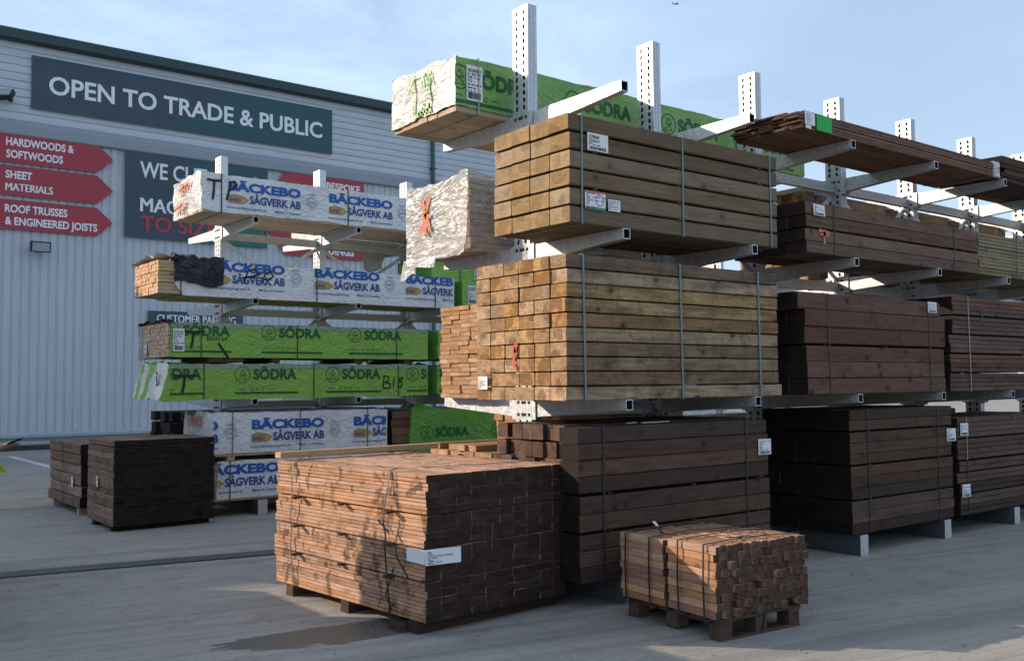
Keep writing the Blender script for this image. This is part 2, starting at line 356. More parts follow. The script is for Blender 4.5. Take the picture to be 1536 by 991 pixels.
def bundle(par, x0, y0, z0, L, cols, rows, w, h, mats, gaps=(), gap=.014, style='plain', jx=.012, jy=.003, cgap=.002, name='board', rowx=None, skip=None, seed=1, rlen=None):
    """rows of boards along +X from x0, columns going +Y from y0; gaps = rows (from the bottom) with a sticker gap above"""
    rg = random.Random(seed); z = z0
    for r in range(rows):
        rx = rg.gauss(0, jx*.5) + (rowx(r) if rowx else 0); ry = rg.uniform(-jy, jy)
        for c in range(cols):
            if skip and skip(r, c): continue
            l = L + (rlen(r) if rlen else 0)
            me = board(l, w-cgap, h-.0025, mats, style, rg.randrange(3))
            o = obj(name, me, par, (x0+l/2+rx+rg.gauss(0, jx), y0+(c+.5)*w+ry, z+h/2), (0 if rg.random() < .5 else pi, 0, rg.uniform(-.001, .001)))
        z += h + (gap if (gaps == 'all' or r in gaps) and r < rows-1 else 0)
    return z
def stickers(par, xs, y0, y1, z, t, mat, out=0.0, name='sticker'):
    for x in xs:
        MB().box(x-.02, x+.02, y0-out, y1, z+.001, z+t-.001).put(name, par, mat)
def strap(par, x, y0, y1, z0, z1, mat, w=.018, lean=0.0, t=.003, name='strap', e=.002):
    """a band round a bundle at x"""
    b = MB(); a0, a1, c0, c1 = y0-e, y1+e, z0-e, z1+e
    ring = [(a0, c0), (a1, c0), (a1, c1), (a0, c1)]
    o = [(a0-t, c0-t), (a1+t, c0-t), (a1+t, c1+t), (a0-t, c1+t)]
    for i in range(4):
        j = (i+1) % 4
        def P(q, s): return (x+s*w/2+lean*(q[1]-z0), q[0], q[1])
        b.quad(P(o[i], -1), P(o[j], -1), P(o[j], 1), P(o[i], 1)); b.quad(P(ring[i], 1), P(ring[j], 1), P(ring[j], -1), P(ring[i], -1))
        b.quad(P(o[i], -1), P(ring[i], -1), P(ring[j], -1), P(o[j], -1)); b.quad(P(o[i], 1), P(o[j], 1), P(ring[j], 1), P(ring[i], 1))
    return b.put(name, par, mat)

# ---- text: built-in font turned into flat meshes, sized to (width, cap height)
TX = {}
def text_mesh(s, bold):
    k = (s, bold)
    if k not in TX:
        cu = bpy.data.curves.new('lettering', 'FONT'); cu.body = s; cu.size = 1; cu.offset = bold; cu.resolution_u = 3
        o = bpy.data.objects.new('lettering', cu); COL.objects.link(o)
        dg = bpy.context.evaluated_depsgraph_get(); me = bpy.data.meshes.new_from_object(o.evaluated_get(dg))
        bpy.data.objects.remove(o); bpy.data.curves.remove(cu)
        vs = [(v.co.x, v.co.y) for v in me.vertices]; fs = [tuple(p.vertices) for p in me.polygons]
        bpy.data.meshes.remove(me)
        TX[k] = (vs, fs)
    return TX[k]
CAPH = None
def capH():
    global CAPH
    if CAPH is None:
        vs, _ = text_mesh('H', 0.0); CAPH = max(v[1] for v in vs) - min(v[1] for v in vs)
    return CAPH
def add_text(b, s, x, z, w, h, y=0.0, bold=.012, m=0, slope=0.0):
    """into builder b, on the plane facing -Y: left x, baseline z, total width w (None: natural), cap height h"""
    if 'M' in s and bold > .012:              # the offset closes the notch of an M: thicken by side-steps instead
        e = bold*1.2*h
        for i, dx in enumerate((-e, 0, e)): add_text(b, s, x+dx, z, w, h, y-.0004*i, 0.0, m, slope)
        return b
    vs, fs = text_mesh(s, bold); x0 = min(v[0] for v in vs); x1 = max(v[0] for v in vs)
    k = h/capH(); kx = k if w is None else w/(x1-x0); n = len(b.v)
    # strokes thickened by the offset may overlap: every vertex a hair above the last
    b.v += [(x+(vx-x0)*kx, y-.0015*i/len(vs), z+vy*k+slope*(vx-x0)*kx) for i, (vx, vy) in enumerate(vs)]
    b.f += [tuple(n+i for i in f) for f in fs]; b.m += [m]*len(fs)
    return b
def flat(b, name, parent, *mats, loc=(0, 0, 0), rot=(0, 0, 0)):
    return obj(name, mesh(name, b.v, b.f, mats, b.m), parent, loc, rot)
def ring2d(b, cx, cz, r0, r1, y=0.0, n=28, m=0, a0=0.0, a1=2*pi):
    for i in range(n):
        p, q = a0+(a1-a0)*i/n, a0+(a1-a0)*(i+1)/n
        b.poly([(cx+r*math.cos(t), y, cz+r*math.sin(t)) for r, t in ((r0, p), (r1, p), (r1, q), (r0, q))], m)
def stroke(b, pts, w, y=0.0, m=0, taper=.6):
    for i in range(len(pts)-1):
        (x0, z0), (x1, z1) = pts[i], pts[i+1]; d = math.hypot(x1-x0, z1-z0) or 1e-6
        nx, nz = -(z1-z0)/d*w/2, (x1-x0)/d*w/2; ex, ez = (x1-x0)/d*w*.25, (z1-z0)/d*w*.25
        b.poly([(x0+nx-ex, y, z0+nz-ez), (x0-nx-ex, y, z0-nz-ez), (x1-nx*.9+ex, y, z1-nz*.9+ez), (x1+nx*.9+ex, y, z1+nz*.9+ez)], m)
        y -= .00015
def marks(name, par, mat, loc, rot, glyphs, w):
    """hand-drawn or sprayed marks: one flat object per glyph; a glyph is a list of strokes"""
    for gl in glyphs:
        b = MB()
        for st in gl: stroke(b, st, w)
        flat(b, name, par, mat, loc=loc, rot=rot)
def paper(par, x, y, z, w, h, lines=(), seed=0, rot=(0, 0, 0), bands=False, bar=True, tilt=0.0, name='paper_label'):
    """printed label on a -Y face: sheet with curled corner, black text lines and a bar code"""
    rg = random.Random(seed); b = MB(); n = 4
    P = lambda i, j: (w*i/n + tilt*h*j/n, -.0015-.006*(i/n)**3*(1 if seed % 2 else .3), h*j/n)
    for i in range(n):
        for j in range(n): b.quad(P(i, j), P(i+1, j), P(i+1, j+1), P(i, j+1), 0)
    yk = -.0095 if seed % 2 else -.0045
    if bands:
        b.quad((0, yk, h*.9), (w, yk, h*.9), (w, yk, h), (0, yk, h), 2); b.quad((0, yk, 0), (w, yk, 0), (w, yk, h*.13), (0, yk, h*.13), 3)
    zz = h*.93
    for s, hh, ww in lines:
        zz -= h*hh*1.35; add_text(b, s, w*.07, zz, w*ww, h*hh, yk, .01, 1)
    while zz > h*(.32 if bar else .12):
        zz -= h*.09; x0 = w*.07
        while x0 < w*.85:
            l = w*rg.uniform(.06, .2); b.quad((x0, yk, zz), (x0+l, yk, zz), (x0+l, yk, zz+h*.035), (x0, yk, zz+h*.035), 1); x0 += l+w*rg.uniform(.03, .12)
            if rg.random() < .3: break
    if bar:
        x0 = w*.1
        while x0 < w*.88:
            l = w*rg.choice((.015, .03, .045)); b.quad((x0, yk, h*.06), (x0+l, yk, h*.06), (x0+l, yk, h*.24), (x0, yk, h*.24), 1); x0 += l+w*rg.choice((.015, .03))
    return flat(b, name, par, PAPER, INK_BLACK, PAPER_RED, PAPER_GREEN, loc=(x, y, z), rot=rot)

def wrap(par, x0, x1, y0, y1, z0, z1, mats, res=.07, amp=.006, aend=.022, seed=0, name='film_wrap', hang=0.0, faces='FBLRT', drapeL=0.0, bands=()):
    """plastic film round a pack: front/back/left/right/top sheets, crumpled; front only ever pushed inwards.
    mats = (sides, left end)"""
    b = MB(); rg = random.Random(seed); so = Vector((seed*7.3, seed*3.1, seed*1.7))
    def disp(p):
        q = Vector(p); k = max(0, 1-(q.x-x0)/.5)
        a = amp + (aend-amp)*k*k
        n = noise.noise_vector(q*5.0+so)*.6 + noise.noise_vector(q*14+so)*.4 + noise.noise_vector(q*2+so)*.4
        d = Vector((n.x*aend*(1 if q.x < x0+.01 else .25), n.y*a, n.z*a))
        if q.z > z1-1e-4: d.z += n.z*a*1.5
        if q.y < y0+1e-4: d.y = abs(d.y)*.8
        if q.z < z0+1e-4: d.z -= hang*(.5+noise.noise(q*3+so))
        if drapeL: d.x -= drapeL*max(0, (z1-q.z)/(z1-z0))*max(0, 1-(q.x-x0)/.3)
        return q+d
    def grid(o, u, v, m):
        o, u, v = Vector(o), Vector(u), Vector(v); nu, nv = max(2, round(u.length/res)), max(2, round(v.length/(res if m else res)))
        base = len(b.v)
        for j in range(nv+1):
            for i in range(nu+1): b.v.append(disp(o+u*(i/nu)+v*(j/nv)))
        for j in range(nv):
            for i in range(nu):
                a = base+j*(nu+1)+i; b.f.append((a, a+1, a+nu+2, a+nu+1)); b.m.append(m)
    X, Y, Z = x1-x0, y1-y0, z1-z0
    if 'F' in faces: grid((x0, y0, z0), (X, 0, 0), (0, 0, Z), 0)
    if 'B' in faces: grid((x1, y1, z0), (-X, 0, 0), (0, 0, Z), 0)
    if 'L' in faces: grid((x0, y1, z0), (0, -Y, 0), (0, 0, Z), 1)
    if 'R' in faces: grid((x1, y0, z0), (0, Y, 0), (0, 0, Z), 0)
    if 'T' in faces: grid((x0, y0, z1), (X, 0, 0), (0, Y, 0), 0)
    for k, f in enumerate(b.f):
        if b.m[k] == 1:
            cy = sum(b.v[i][1] for i in f)/4
            if any(a < cy < c for a, c in bands): b.m[k] = 2
    me = mesh(name, b.v, b.f, mats, b.m)
    bm = bmesh.new(); bm.from_mesh(me); bmesh.ops.remove_doubles(bm, verts=bm.verts[:], dist=.0008)
    for f in bm.faces: f.smooth = True
    for e in bm.edges:
        if len(e.link_faces) == 2 and e.calc_face_angle(0) > R(60): e.smooth = False
    bm.to_mesh(me); bm.free()
    return obj(name, me, par)

# ------------------------------------------------------------------ ground and markings
g = obj('ground', mesh('ground', [(-2500, -2500, 0), (2500, -2500, 0), (2500, 2500, 0), (-2500, 2500, 0)], [(0, 1, 2, 3)], [CONCRETE])); g['kind'] = 'structure'
# drain: a steel channel let into the concrete, in short grating lengths
dr = obj('drain_channel', None, None, (2.9, 9.1, 0), (0, 0, math.atan2(-.49, 2.35))); dr['kind'] = 'structure'
MB().box(-9, 9, -.145, .145, .003, .006).put('drain_frame', dr, DARKM)
gm = MB().box(-.795, .795, -.118, .118, 0, .005)
for k in range(-5, 6): gm.box(k*.145-.03, k*.145+.03, -.008, .008, .005, .0058)
gme = gm.mesh('drain_cover', DRAINM)
for k in range(11): obj('drain_cover', gme, dr, (-8.2+1.6*k, 0, .004))
lm = MB().box(4.79, 4.93, 20.6, 25.4, .001, .005).put('parking_line', None, LINEW); lm['kind'] = 'structure'
for yy, wd in ((14.42, .12), (15.66, .12), (16.95, .12), (18.6, .12)):
    o = MB().box(-7, 4.3, -wd/2, wd/2, .001, .005).put('parking_line', None, LINEY, loc=(0, yy, 0), rot=(0, 0, R(.8))); o['kind'] = 'structure'
rg = random.Random(4); pb = MB()
for k in range(130):
    if k < 60: x, y = 3.25+rg.gauss(0, .33), 5.75+rg.gauss(0, .22)
    else: x, y = rg.uniform(1, 6), rg.uniform(3.2, 9)
    r = rg.uniform(.003, .010) if k < 60 else rg.uniform(.003, .007); n = 5; b = len(pb.v)
    for i in range(n): pb.v.append((x+r*math.cos(i*1.256)*rg.uniform(.7, 1.2), y+r*math.sin(i*1.256)*rg.uniform(.7, 1.2), 0))
    pb.v.append((x, y, r*.9))
    for i in range(n): pb.f.append((b+i, b+(i+1) % n, b+n)); pb.m.append(0)
po = pb.put('loose_grit', None, PEBBLE); po['kind'] = 'stuff'; po['label'] = 'small stones and grit scattered on the damp concrete'; po['category'] = 'grit'

rg = random.Random(14); cb = MB()
for k in range(110):                       # splinters and strap scraps swept up against the stacks
    x, y = rg.choice(((3.1+rg.gauss(0, .5), 6.2+rg.gauss(0, 1.0)), (5.0+rg.gauss(0, .7), 4.4+rg.gauss(0, .6)), (6.8+rg.gauss(0, 1.2), 4.6+rg.gauss(0, .4)), (rg.uniform(1, 5), rg.uniform(8, 11))))
    a = rg.uniform(0, pi); l = rg.uniform(.008, .035); cb.bar((x, y, .003), (x+l*math.cos(a), y+l*math.sin(a), .005), rg.uniform(.003, .007), .003)
co = cb.put('wood_chips', None, plain('splinter_wood', (.34, .24, .14), .8, var=.4)); co['kind'] = 'stuff'; co['label'] = 'small wood splinters scattered over the concrete near the stacks'; co['category'] = 'wood chips'

# ------------------------------------------------------------------ warehouse
WY = 27.5; BX0, BX1 = -32.0, 24.0
bd = thing('warehouse_building', 'large pale grey metal clad warehouse behind the racks with green roof edge', 'warehouse', (0, WY, 0))
pm = MB(); PIT = .2167; NR = 5
def rib(x):  # narrow groove between wide flats
    return [(x, 0), (x+.150, 0), (x+.163, .024), (x+.2037, .024)]
pr = [p for k in range(NR) for p in rib(k*PIT)] + [(NR*PIT, 0)]
for a, c in zip(pr, pr[1:]): pm.quad((a[0], a[1], 0), (c[0], c[1], 0), (c[0], c[1], 1), (a[0], a[1], 1))
for k in range(NR):
    for zz in (.035, .09, .33, .6, .86):
        pm.box(k*PIT+.066, k*PIT+.08, -.006, .002, zz-.0009, zz+.0009)
pme = pm.mesh('wall_panel', CLAD); pw = NR*PIT
for k in range(int((BX1-BX0)/pw)+1):
    x = BX0 + k*pw
    if x+pw > BX1+.6: break
    o = obj('wall_panel', pme, bd, (x, 0, .12)); o.scale = (1, 1, 8.15)
MB().box(BX0, BX1, -.02, .06, .0, .14).put('base_flashing', bd, DARKM)
MB().prism([(-.10, 8.13), (-.12, 8.16), (-.12, 8.40), (-.03, 8.54), (.06, 8.54), (.06, 8.13)], BX0, BX1).put('drip_flashing', bd, BANDM)
pl = MB(); n = 6
pf = [(-.012, 0)] + [(-.035, .018), (-.040, .06), (-.040, .15), (-.033, .190), (-.012, .207)]
pl.prism(pf + [(.05, .207), (.05, 0)], BX0, BX1)
plm = pl.mesh('cladding_plank', CLADTOP)
for k in range(10): obj('cladding_plank', plm, bd, (0, 0, 8.53+k*.2085))
MB().prism([(-.22, 10.58), (-.27, 10.62), (-.27, 10.86), (-.2, 10.90), (.3, 10.92), (.3, 10.58)], BX0-.2, BX1+.2).put('roof_edge_trim', bd, TRIM)
MB().box(BX0, BX1, .07, 30, .02, 8.6).box(BX0, BX1, .07, 30, 8.61, 10.6).put('inner_shell', bd, CLAD)
MB().prism([(.1, 10.7), (30, 10.7), (15, 12.2)], BX0, BX1).put('roof', bd, ROOFM)
MB().cyl((18.12, -.13, .1), (18.12, -.13, 10.6), .065, n=12).box(18.03, 18.21, -.2, .0, 8.9, 8.95).box(18.03, 18.21, -.2, 0, 4.4, 4.45).put('downpipe', bd, PIPE)

def sign(name, label, pts, mat, loc, th=.04, cat='sign', group=None):
    t = thing(name, label, cat, loc, 0, group)
    b = MB(); n = len(pts)
    b.poly([(x, -th, z) for x, z in pts], 0); b.poly([(x, 0, z) for x, z in reversed(pts)], 1)
    for i in range(n):
        (x0, z0), (x1, z1) = pts[i], pts[(i+1) % n]; b.quad((x0, -th, z0), (x0, 0, z0), (x1, 0, z1), (x1, -th, z1), 1)
    b.put('sign_board', t, mat, SIGNEDGE); return t
def let(t, s, x, z, w, h, mat=None, bold=.018, y=-.0445):
    b = MB(); add_text(b, s, x, z, w, h, y, bold); return flat(b, 'lettering', t, mat or WHITE)
SY = WY-.05
t = sign('company_sign', 'long navy sign high on the cladding reading OPEN TO TRADE & PUBLIC', [(0, 0), (8.72, 0), (8.72, 1.41), (0, 1.41)], NAVY, (5.6, SY, 8.885), .06)
b = MB(); b.poly([(3.6, -.0625, .012), (8.70, -.0625, .012), (8.70, -.0625, 1.398), (5.4, -.0625, 1.398), (4.9, -.0625, .9)]); flat(b, 'sign_print', t, NAVYTEAL)
let(t, 'OPEN TO TRADE & PUBLIC', .42, .47, 7.95, .46, bold=.022, y=-.0665)
AR = [(0, 0), (2.72, 0), (3.14, .385), (2.72, .77), (0, .77)]
for z, a, c, lab, la, lc in ((7.41, 'HARDWOODS &', 'SOFTWOODS', 'red arrow sign, topmost of three, reading HARDWOODS & SOFTWOODS', 1.64, 1.36),
                       (6.555, 'SHEET', 'MATERIALS', 'red arrow sign, middle of three, reading SHEET MATERIALS', .63, 1.12),
                       (5.675, 'ROOF TRUSSES', '& ENGINEERED JOISTS', 'red arrow sign, lowest of three, reading ROOF TRUSSES & ENGINEERED JOISTS', 1.5, 2.25)):
    t = sign('direction_sign', lab, AR, RED, (4.55, SY, z), group='red arrow signs on the left of the wall')
    let(t, a, .48, .44, la, .19, bold=.03); let(t, c, .49, .12, lc, .19, bold=.03)
t = sign('service_sign', 'dark sign behind the racks reading WE CUT MACHINE TO SIZE', [(0, 0), (4.17, 0), (4.17, 2.39), (0, 2.39)], NAVY, (7.99, SY, 5.73), .06)
b = MB(); b.poly([(1.75, -.0625, 1.65), (4.15, -.0625, 1.65), (4.15, -.0625, 2.37), (1.9, -.0625, 2.37)], 0); b.poly([(2.2, -.0625, .02), (4.15, -.0625, .02), (4.15, -.0625, .62), (2.5, -.0625, .62)], 1)
zig = [(3.25, -.065, 1.2)]
for k in range(13): 
    a = 2.35-k*.20; r = 1.0 if k % 2 else .84; zig.append((3.95+r*math.cos(a), -.065, 1.15+r*math.sin(a)))
zig = [p for p in zig if p[0] < 4.15]; zig.append((4.15, -.065, .3)); zig.append((4.15, -.065, 1.2))
b.poly(zig, 2); flat(b, 'sign_print', t, NAVYTEAL, SIGNGREEN, SIGNGREY)
let(t, 'WE CUT', .40, 1.70, 1.9, .43, y=-.0685); let(t, 'MACHINE', .43, .74, 2.2, .38, bold=.03, y=-.0685); let(t, 'TO SIZE', .44, .21, 2.15, .40, REDLET, y=-.0685)
t = sign('direction_sign', 'large red left pointing sign reading BESPOKE and BUILDINGS', [(1.0, 0), (3.72, 0), (3.72, 2.56), (1.0, 2.56), (0, 1.28)], RED, (11.75, SY, 5.58))
let(t, 'BESPOKE', 2.38, 2.18, 1.2, .21, bold=.03); let(t, 'BUILDINGS', 1.85, .12, 1.5, .25, bold=.03)
t = sign('parking_sign', 'dark sign low on the wall reading CUSTOMER PARKING', [(0, 0), (2.75, 0), (2.75, .62), (0, .62)], NAVY, (8.67, SY, 3.1))
let(t, 'CUSTOMER PARKING', .24, .31, 2.28, .21, bold=.025)

def floodlight(label, loc, rz, tilt):
    t = thing('floodlight', label, 'floodlight', loc, rz, 'floodlights on the warehouse wall')
    MB().box(-.05, .05, -.03, 0, -.06, .06).box(-.02, .02, -.3, -.03, -.02, .02).put('bracket', t, DARKM)
    b = MB(); b.box(-.24, .24, -.08, .05, -.14, .14)
    for k in range(7): b.box(-.22+k*.068, -.20+k*.068, .05, .09, -.12, .12)
    h = b.put('lamp_housing', t, DARKM, loc=(0, -.34, .02), rot=(R(tilt), 0, 0))
    MB().box(-.205, .205, -.092, -.081, -.11, .11).put('lamp_glass', h, LENS); return t
floodlight('grey floodlight fixed to the wall below the red arrow signs', (5.83, WY, 5.22), 0, 10)
floodlight('dark floodlight on an arm beside the OPEN TO TRADE sign', (5.13, WY-.1, 9.03), R(-40), -38)

# crash barrier in front of the wall
br = thing('crash_barrier', 'long galvanised crash barrier along the foot of the warehouse wall', 'barrier', (0, 23, 0))
pf = [(0, .37), (-.10, .40), (-.10, .46), (0, .485), (0, .515), (-.10, .54), (-.10, .60), (0, .63), (.006, .63), (.006, .37)]
MB().prism(pf, -8, 15).put('rail_beam', br, RAILM)
bpm = MB().box(-.06, .06, .012, .12, 0, .66).mesh('barrier_post', RAILM)
for k in range(11): obj('barrier_post', bpm, br, (-7.5+2.2*k, 0, 0))

# light aeroplane, far up
d = (r2*((1013-768)/FPX) + u2*((495.5-6.5)/FPX) + fw).normalized(); P = Vector((0, 0, 1.6)) + d*1150
ap = thing('aeroplane', 'tiny light aeroplane high in the sky', 'aeroplane', P, R(-20))
MB().cyl((-3.4, 0, 0), (1.5, 0, 0), .15, .75, 10).cyl((1.5, 0, 0), (3.6, 0, -.1), .75, .45, 10).cyl((3.6, 0, -.1), (4.2, 0, -.1), .45, .12, 10).put('fuselage', ap, PLANEM)
MB().box(.4, 2.0, -5, 5, .72, .9).put('wing', ap, PLANEM); MB().box(-3.5, -2.6, -1.7, 1.7, .1, .22).put('tailplane', ap, PLANEM)
MB().prism([(0, .1), (.12, .1), (.12, .1)], 0, .01).poly([(-3.6, 0, .1), (-2.3, 0, .1), (-3.2, 0, 1.9), (-3.8, 0, 1.9)]).poly([(-3.6, .12, .1), (-2.3, .12, .1), (-3.2, .12, 1.9), (-3.8, .12, 1.9)]).put('fin', ap, PLANEM)
ap.rotation_euler = (R(14), R(-4), R(-25))

# low industrial shed far off beyond the end of the racks
sh = thing('distant_shed', 'low grey shed far away, glimpsed between the bundles at right', 'shed', (95, 50, 0))
MB().box(-55, 50, 0, 24, 0, 5.6).put('wall', sh, CLADTOP)
MB().prism([(-.4, 5.6), (24.4, 5.6), (12, 8.2)], -55.5, 50.5).put('roof', sh, ROOFM)
for x in (-40, -18, 6, 28): MB().box(x, x+4.5, -.08, 0.02, 0, 4.4).put('roller_door', sh, BANDM)
# ------------------------------------------------------------------ cantilever racks
def post_mesh():
    b = MB(); H = 4.775; W, D = .10, .20; pitch = .0625; n = int(H/pitch)
    ys = [0, .034, .072, .128, .166, .20]
    for sx, x in ((-1, 0.0), (1, W)):
        for r in range(n+1):
            z0 = r*pitch; z1 = min(H, z0+pitch); za, zb = z0+.010, z0+.050
            for c in range(5):
                y0, y1 = ys[c], ys[c+1]
                hole = c in (1, 3) and zb < H-.01
                if not hole: b.quad((x, y0, z0), (x, y1, z0), (x, y1, z1), (x, y0, z1))
                else:
                    sl = .007 if c == 1 else -.007
                    A, B_, C, D_ = (x, y0+.002+max(0, -sl), za), (x, y1-.002-max(0, sl), za), (x, y1-.002+min(0, sl)*0-max(0, -sl), zb), (x, y0+.002+max(0, sl), zb)
                    o = [(x, y0, z0), (x, y1, z0), (x, y1, z1), (x, y0, z1)]; q = [A, B_, C, D_]
                    for i in range(4):
                        j = (i+1) % 4; b.quad(o[i], o[j], q[j], q[i])
                        e = lambda p: (p[0]-sx*.012, p[1], p[2])
                        b.quad(q[i], q[j], e(q[j]), e(q[i]), 1)
    b.quad((0, 0, 0), (W, 0, 0), (W, 0, H), (0, 0, H)); b.quad((0, D, 0), (W, D, 0), (W, D, H), (0, D, H))
    for x in (.03, .062):                       # folded channel edges running up the flange
        b.box(x, x+.008, -.004, .0, .2, H-.001)
    b.quad((0, 0, H), (W, 0, H), (W, D, H), (0, D, H), 0); b.quad((.018, .005, .01), (.018, D-.005, .01), (.018, D-.005, H-.01), (.018, .005, H-.01), 1); b.quad((W-.018, .005, .01), (W-.018, D-.005, .01), (W-.018, D-.005, H-.01), (W-.018, .005, H-.01), 1)  # dark inner sheets added so the holes look shaded
    return mesh('post', b.v, b.f, (GALV, GALVIN), b.m)
POST = post_mesh()
def arm_mesh(L=1.08, w=.072, tip=.078, root=.150):
    b = MB(); h = w/2; t = .006
    P = lambda x, y, z: (x, y, z)
    q0 = [(-h, 0, -root), (h, 0, -root), (h, 0, 0), (-h, 0, 0)]; q1 = [(-h, -L, -tip), (h, -L, -tip), (h, -L, 0), (-h, -L, 0)]
    i1 = [(-h+t, -L, -tip+t), (h-t, -L, -tip+t), (h-t, -L, -t), (-h+t, -L, -t)]; i2 = [(x, -L+.16, z) for x, y, z in i1]
    for i in range(4):
        j = (i+1) % 4; b.quad(q0[i], q0[j], q1[j], q1[i]); b.quad(q1[i], q1[j], i1[j], i1[i]); b.quad(i1[i], i1[j], i2[j], i2[i], 1)
    b.poly(i2, 1)
    for s in (-1, 1):                            # cheek plates that hook into the post
        b.box(s*(h+.004)-.005+s*.004, s*(h+.004)+.005+s*.004, -.05, .11, -.17, .010)
        for zz in (-.13, -.03):
            for yy in (.03, .085): b.box(s*(h+.013)-.006, s*(h+.013)+.006, yy-.012, yy+.012, zz-.012, zz+.012, 1)
    b.poly([(-h, -.10, -.12), (-h, 0, -.19), (h, 0, -.19), (h, -.10, -.12)])
    return b.mesh('arm', GALV, GALVIN)
ARM = arm_mesh()
def rack(label, X0, n, YF, levels, tipf, tipb, bays, low=True):
    t = thing('cantilever_rack', label, 'storage rack', (X0, YF, 0), 0, 'galvanised cantilever racks in the yard')
    lf, lb = 1.08, 1.08
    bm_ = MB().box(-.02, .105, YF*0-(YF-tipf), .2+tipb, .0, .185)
    bm_.m[2] = bm_.m[4] = 1                    # end plates plain galvanised, sides have shade painted in
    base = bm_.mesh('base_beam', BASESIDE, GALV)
    for k in range(n):
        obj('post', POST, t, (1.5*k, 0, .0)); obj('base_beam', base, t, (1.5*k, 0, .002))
        for z in levels:
            obj('arm', ARM, t, (1.5*k+.05, 0, z)); obj('arm', ARM, t, (1.5*k+.05, .2, z), (0, 0, pi))
    hb = MB().box(.105, 1.495, .07, .135, -.05, .05).mesh('horizontal_brace', GALV)
    for k in range(n-1):
        for z in levels: obj('horizontal_brace', hb, t, (1.5*k, 0, z-.10))
    zs = ([.45] if low else [])+sorted(levels)
    for k in bays:
        for a, c in zip(zs, zs[1:]):
            for s in (0, 1):
                z0, z1 = (a-.02, c-.18) if s else (c-.18, a-.02)
                MB().bar((1.5*k+.1, .09+.02*s, z0), (1.5*k+1.5, .09+.02*s, z1), .008, .05, upv=(0, 0, 1)).put('cross_brace', t, GALV)
    return t
LV = (1.475, 2.74, 3.85)
rack('galvanised cantilever rack at the front carrying dark and tan sleepers', 5.04, 8, 6.18, LV, 5.10, 1.05, (1, 2, 3, 4), False)
rack('galvanised cantilever rack nearer the warehouse carrying white and green wrapped packs', 5.04, 8, 12.9, (1.44, 2.73, 3.78), 11.55, 1.1, (0, 1, 2, 4, 6))
# ------------------------------------------------------------------ bundles on the front rack
def B(name, label, cat, loc, rz=0, group=None): return thing(name, label, cat, loc, rz, group)
GF = 'strapped timber bundles on the front rack'
# A: six rows of square sleepers, upper arm level
t = B('sleeper_bundle', 'greenish brown sleeper bundle with two paper labels, gaps between six rows', 'timber bundle', (4.55, 5.12, 2.742), 0, GF)
bundle(t, 0, 0, 0, 2.385, 4, 6, .222, .118, GREENBROWN, 'all', .0155, jx=.003, cgap=.006, seed=11)
for r in range(5): stickers(t, (.25, 1.15, 2.15), .0, .88, .118+r*.1335, .0155, DARKBROWN[0])
for x, l in ((.11, .008), (1.18, .006), (2.29, -.01)): strap(t, x, -.002, .89, 0, .788, STRAP_BLUE, .016, l)
paper(t, .16, -.014, .535, .205, .13, (('LT098469', .17, .5), ('125x250x2.4', .15, .5)), 2)
paper(t, .13, -.014, .105, .20, .135, (), 4, bands=True, bar=False); paper(t, .36, -.014, .112, .12, .085, (), 6, bar=False)
b = MB(); ring2d(b, .272, .175, .036, .042, -.0205); flat(b, 'label_stamp', t, INK_FAINT)
# B: ten rows of square posts, middle arm level
t = B('post_bundle', 'tan square post bundle ten rows high with blue straps, largest lit stack', 'timber bundle', (4.51, 5.13, 1.477), 0, GF)
bundle(t, 0, 0, 0, 2.40, 6, 10, .178, .0975, TANBROWN, 'all', .0072, jx=.004, cgap=.007, seed=5, rlen=lambda r: .05 if r == 0 else 0)
for x, l in ((.17, -.01), (1.19, -.012), (2.15, -.01)): strap(t, x, -.004, 1.07, 0, 1.04, STRAP_BLUE, .017, l)
marks('paint_mark', t, INK_RED, (-.0125, .92, 0), (0, 0, -pi/2), ([[(.36, .42), (.345, .34), (.33, .30)], [(.33, .40), (.35, .36)]], [[(.33, .27), (.36, .235)]]), .03)
paper(t, -.02, 1.03, .08, .13, .10, (), 3, rot=(0, 0, -pi/2), bar=False)
# C: heavy dark sleepers on the base
t = B('dark_sleeper_bundle', 'heavy dark brown sleeper bundle on the ground behind the small pallet, label at far end', 'timber bundle', (4.62, 5.14, .19), 0, GF)
bundle(t, 0, 0, 0, 2.14, 5, 3, .2, .112, DARKBROWN, (), .01, seed=21, jx=.004, skip=None)
bundle(t, 0, 0, .352, 2.14, 5, 2, .2, .126, DARKBROWN, (), seed=22, jx=.004)
bundle(t, 0, 0, .627, 2.13, 1, 4, .2, .116, DARKBROWN, (), seed=23, jx=.005)
bundle(t, .06, .2, .627, 2.08, 7, 4, .122, .116, ENDMIX, (2,), .012, seed=24, jx=.02, skip=lambda r, c: (r == 3 and c in (5,)) )
stickers(t, (.3, 1.2, 2.0), 0, 1, .338, .014, BLACKWOOD[0]); stickers(t, (.3, 1.2, 2.0), 0, 1, .605, .02, BLACKWOOD[0])
for x in (.23, 1.84): strap(t, x, -.004, 1.0, 0, 1.10, STRAP_BLACK, .014, .006)
paper(t, 1.99, -.012, .80, .16, .13, (), 5)
rg = random.Random(2); b = MB()
for k in range(5): 
    x, y = .55+rg.random()*.35, .02+rg.random()*.1; b.bar((x, y, 1.105), (x+.12, y+rg.uniform(-.05, .05), 1.108), .02, .008)
b.put('wood_offcut', t, PALE[0])
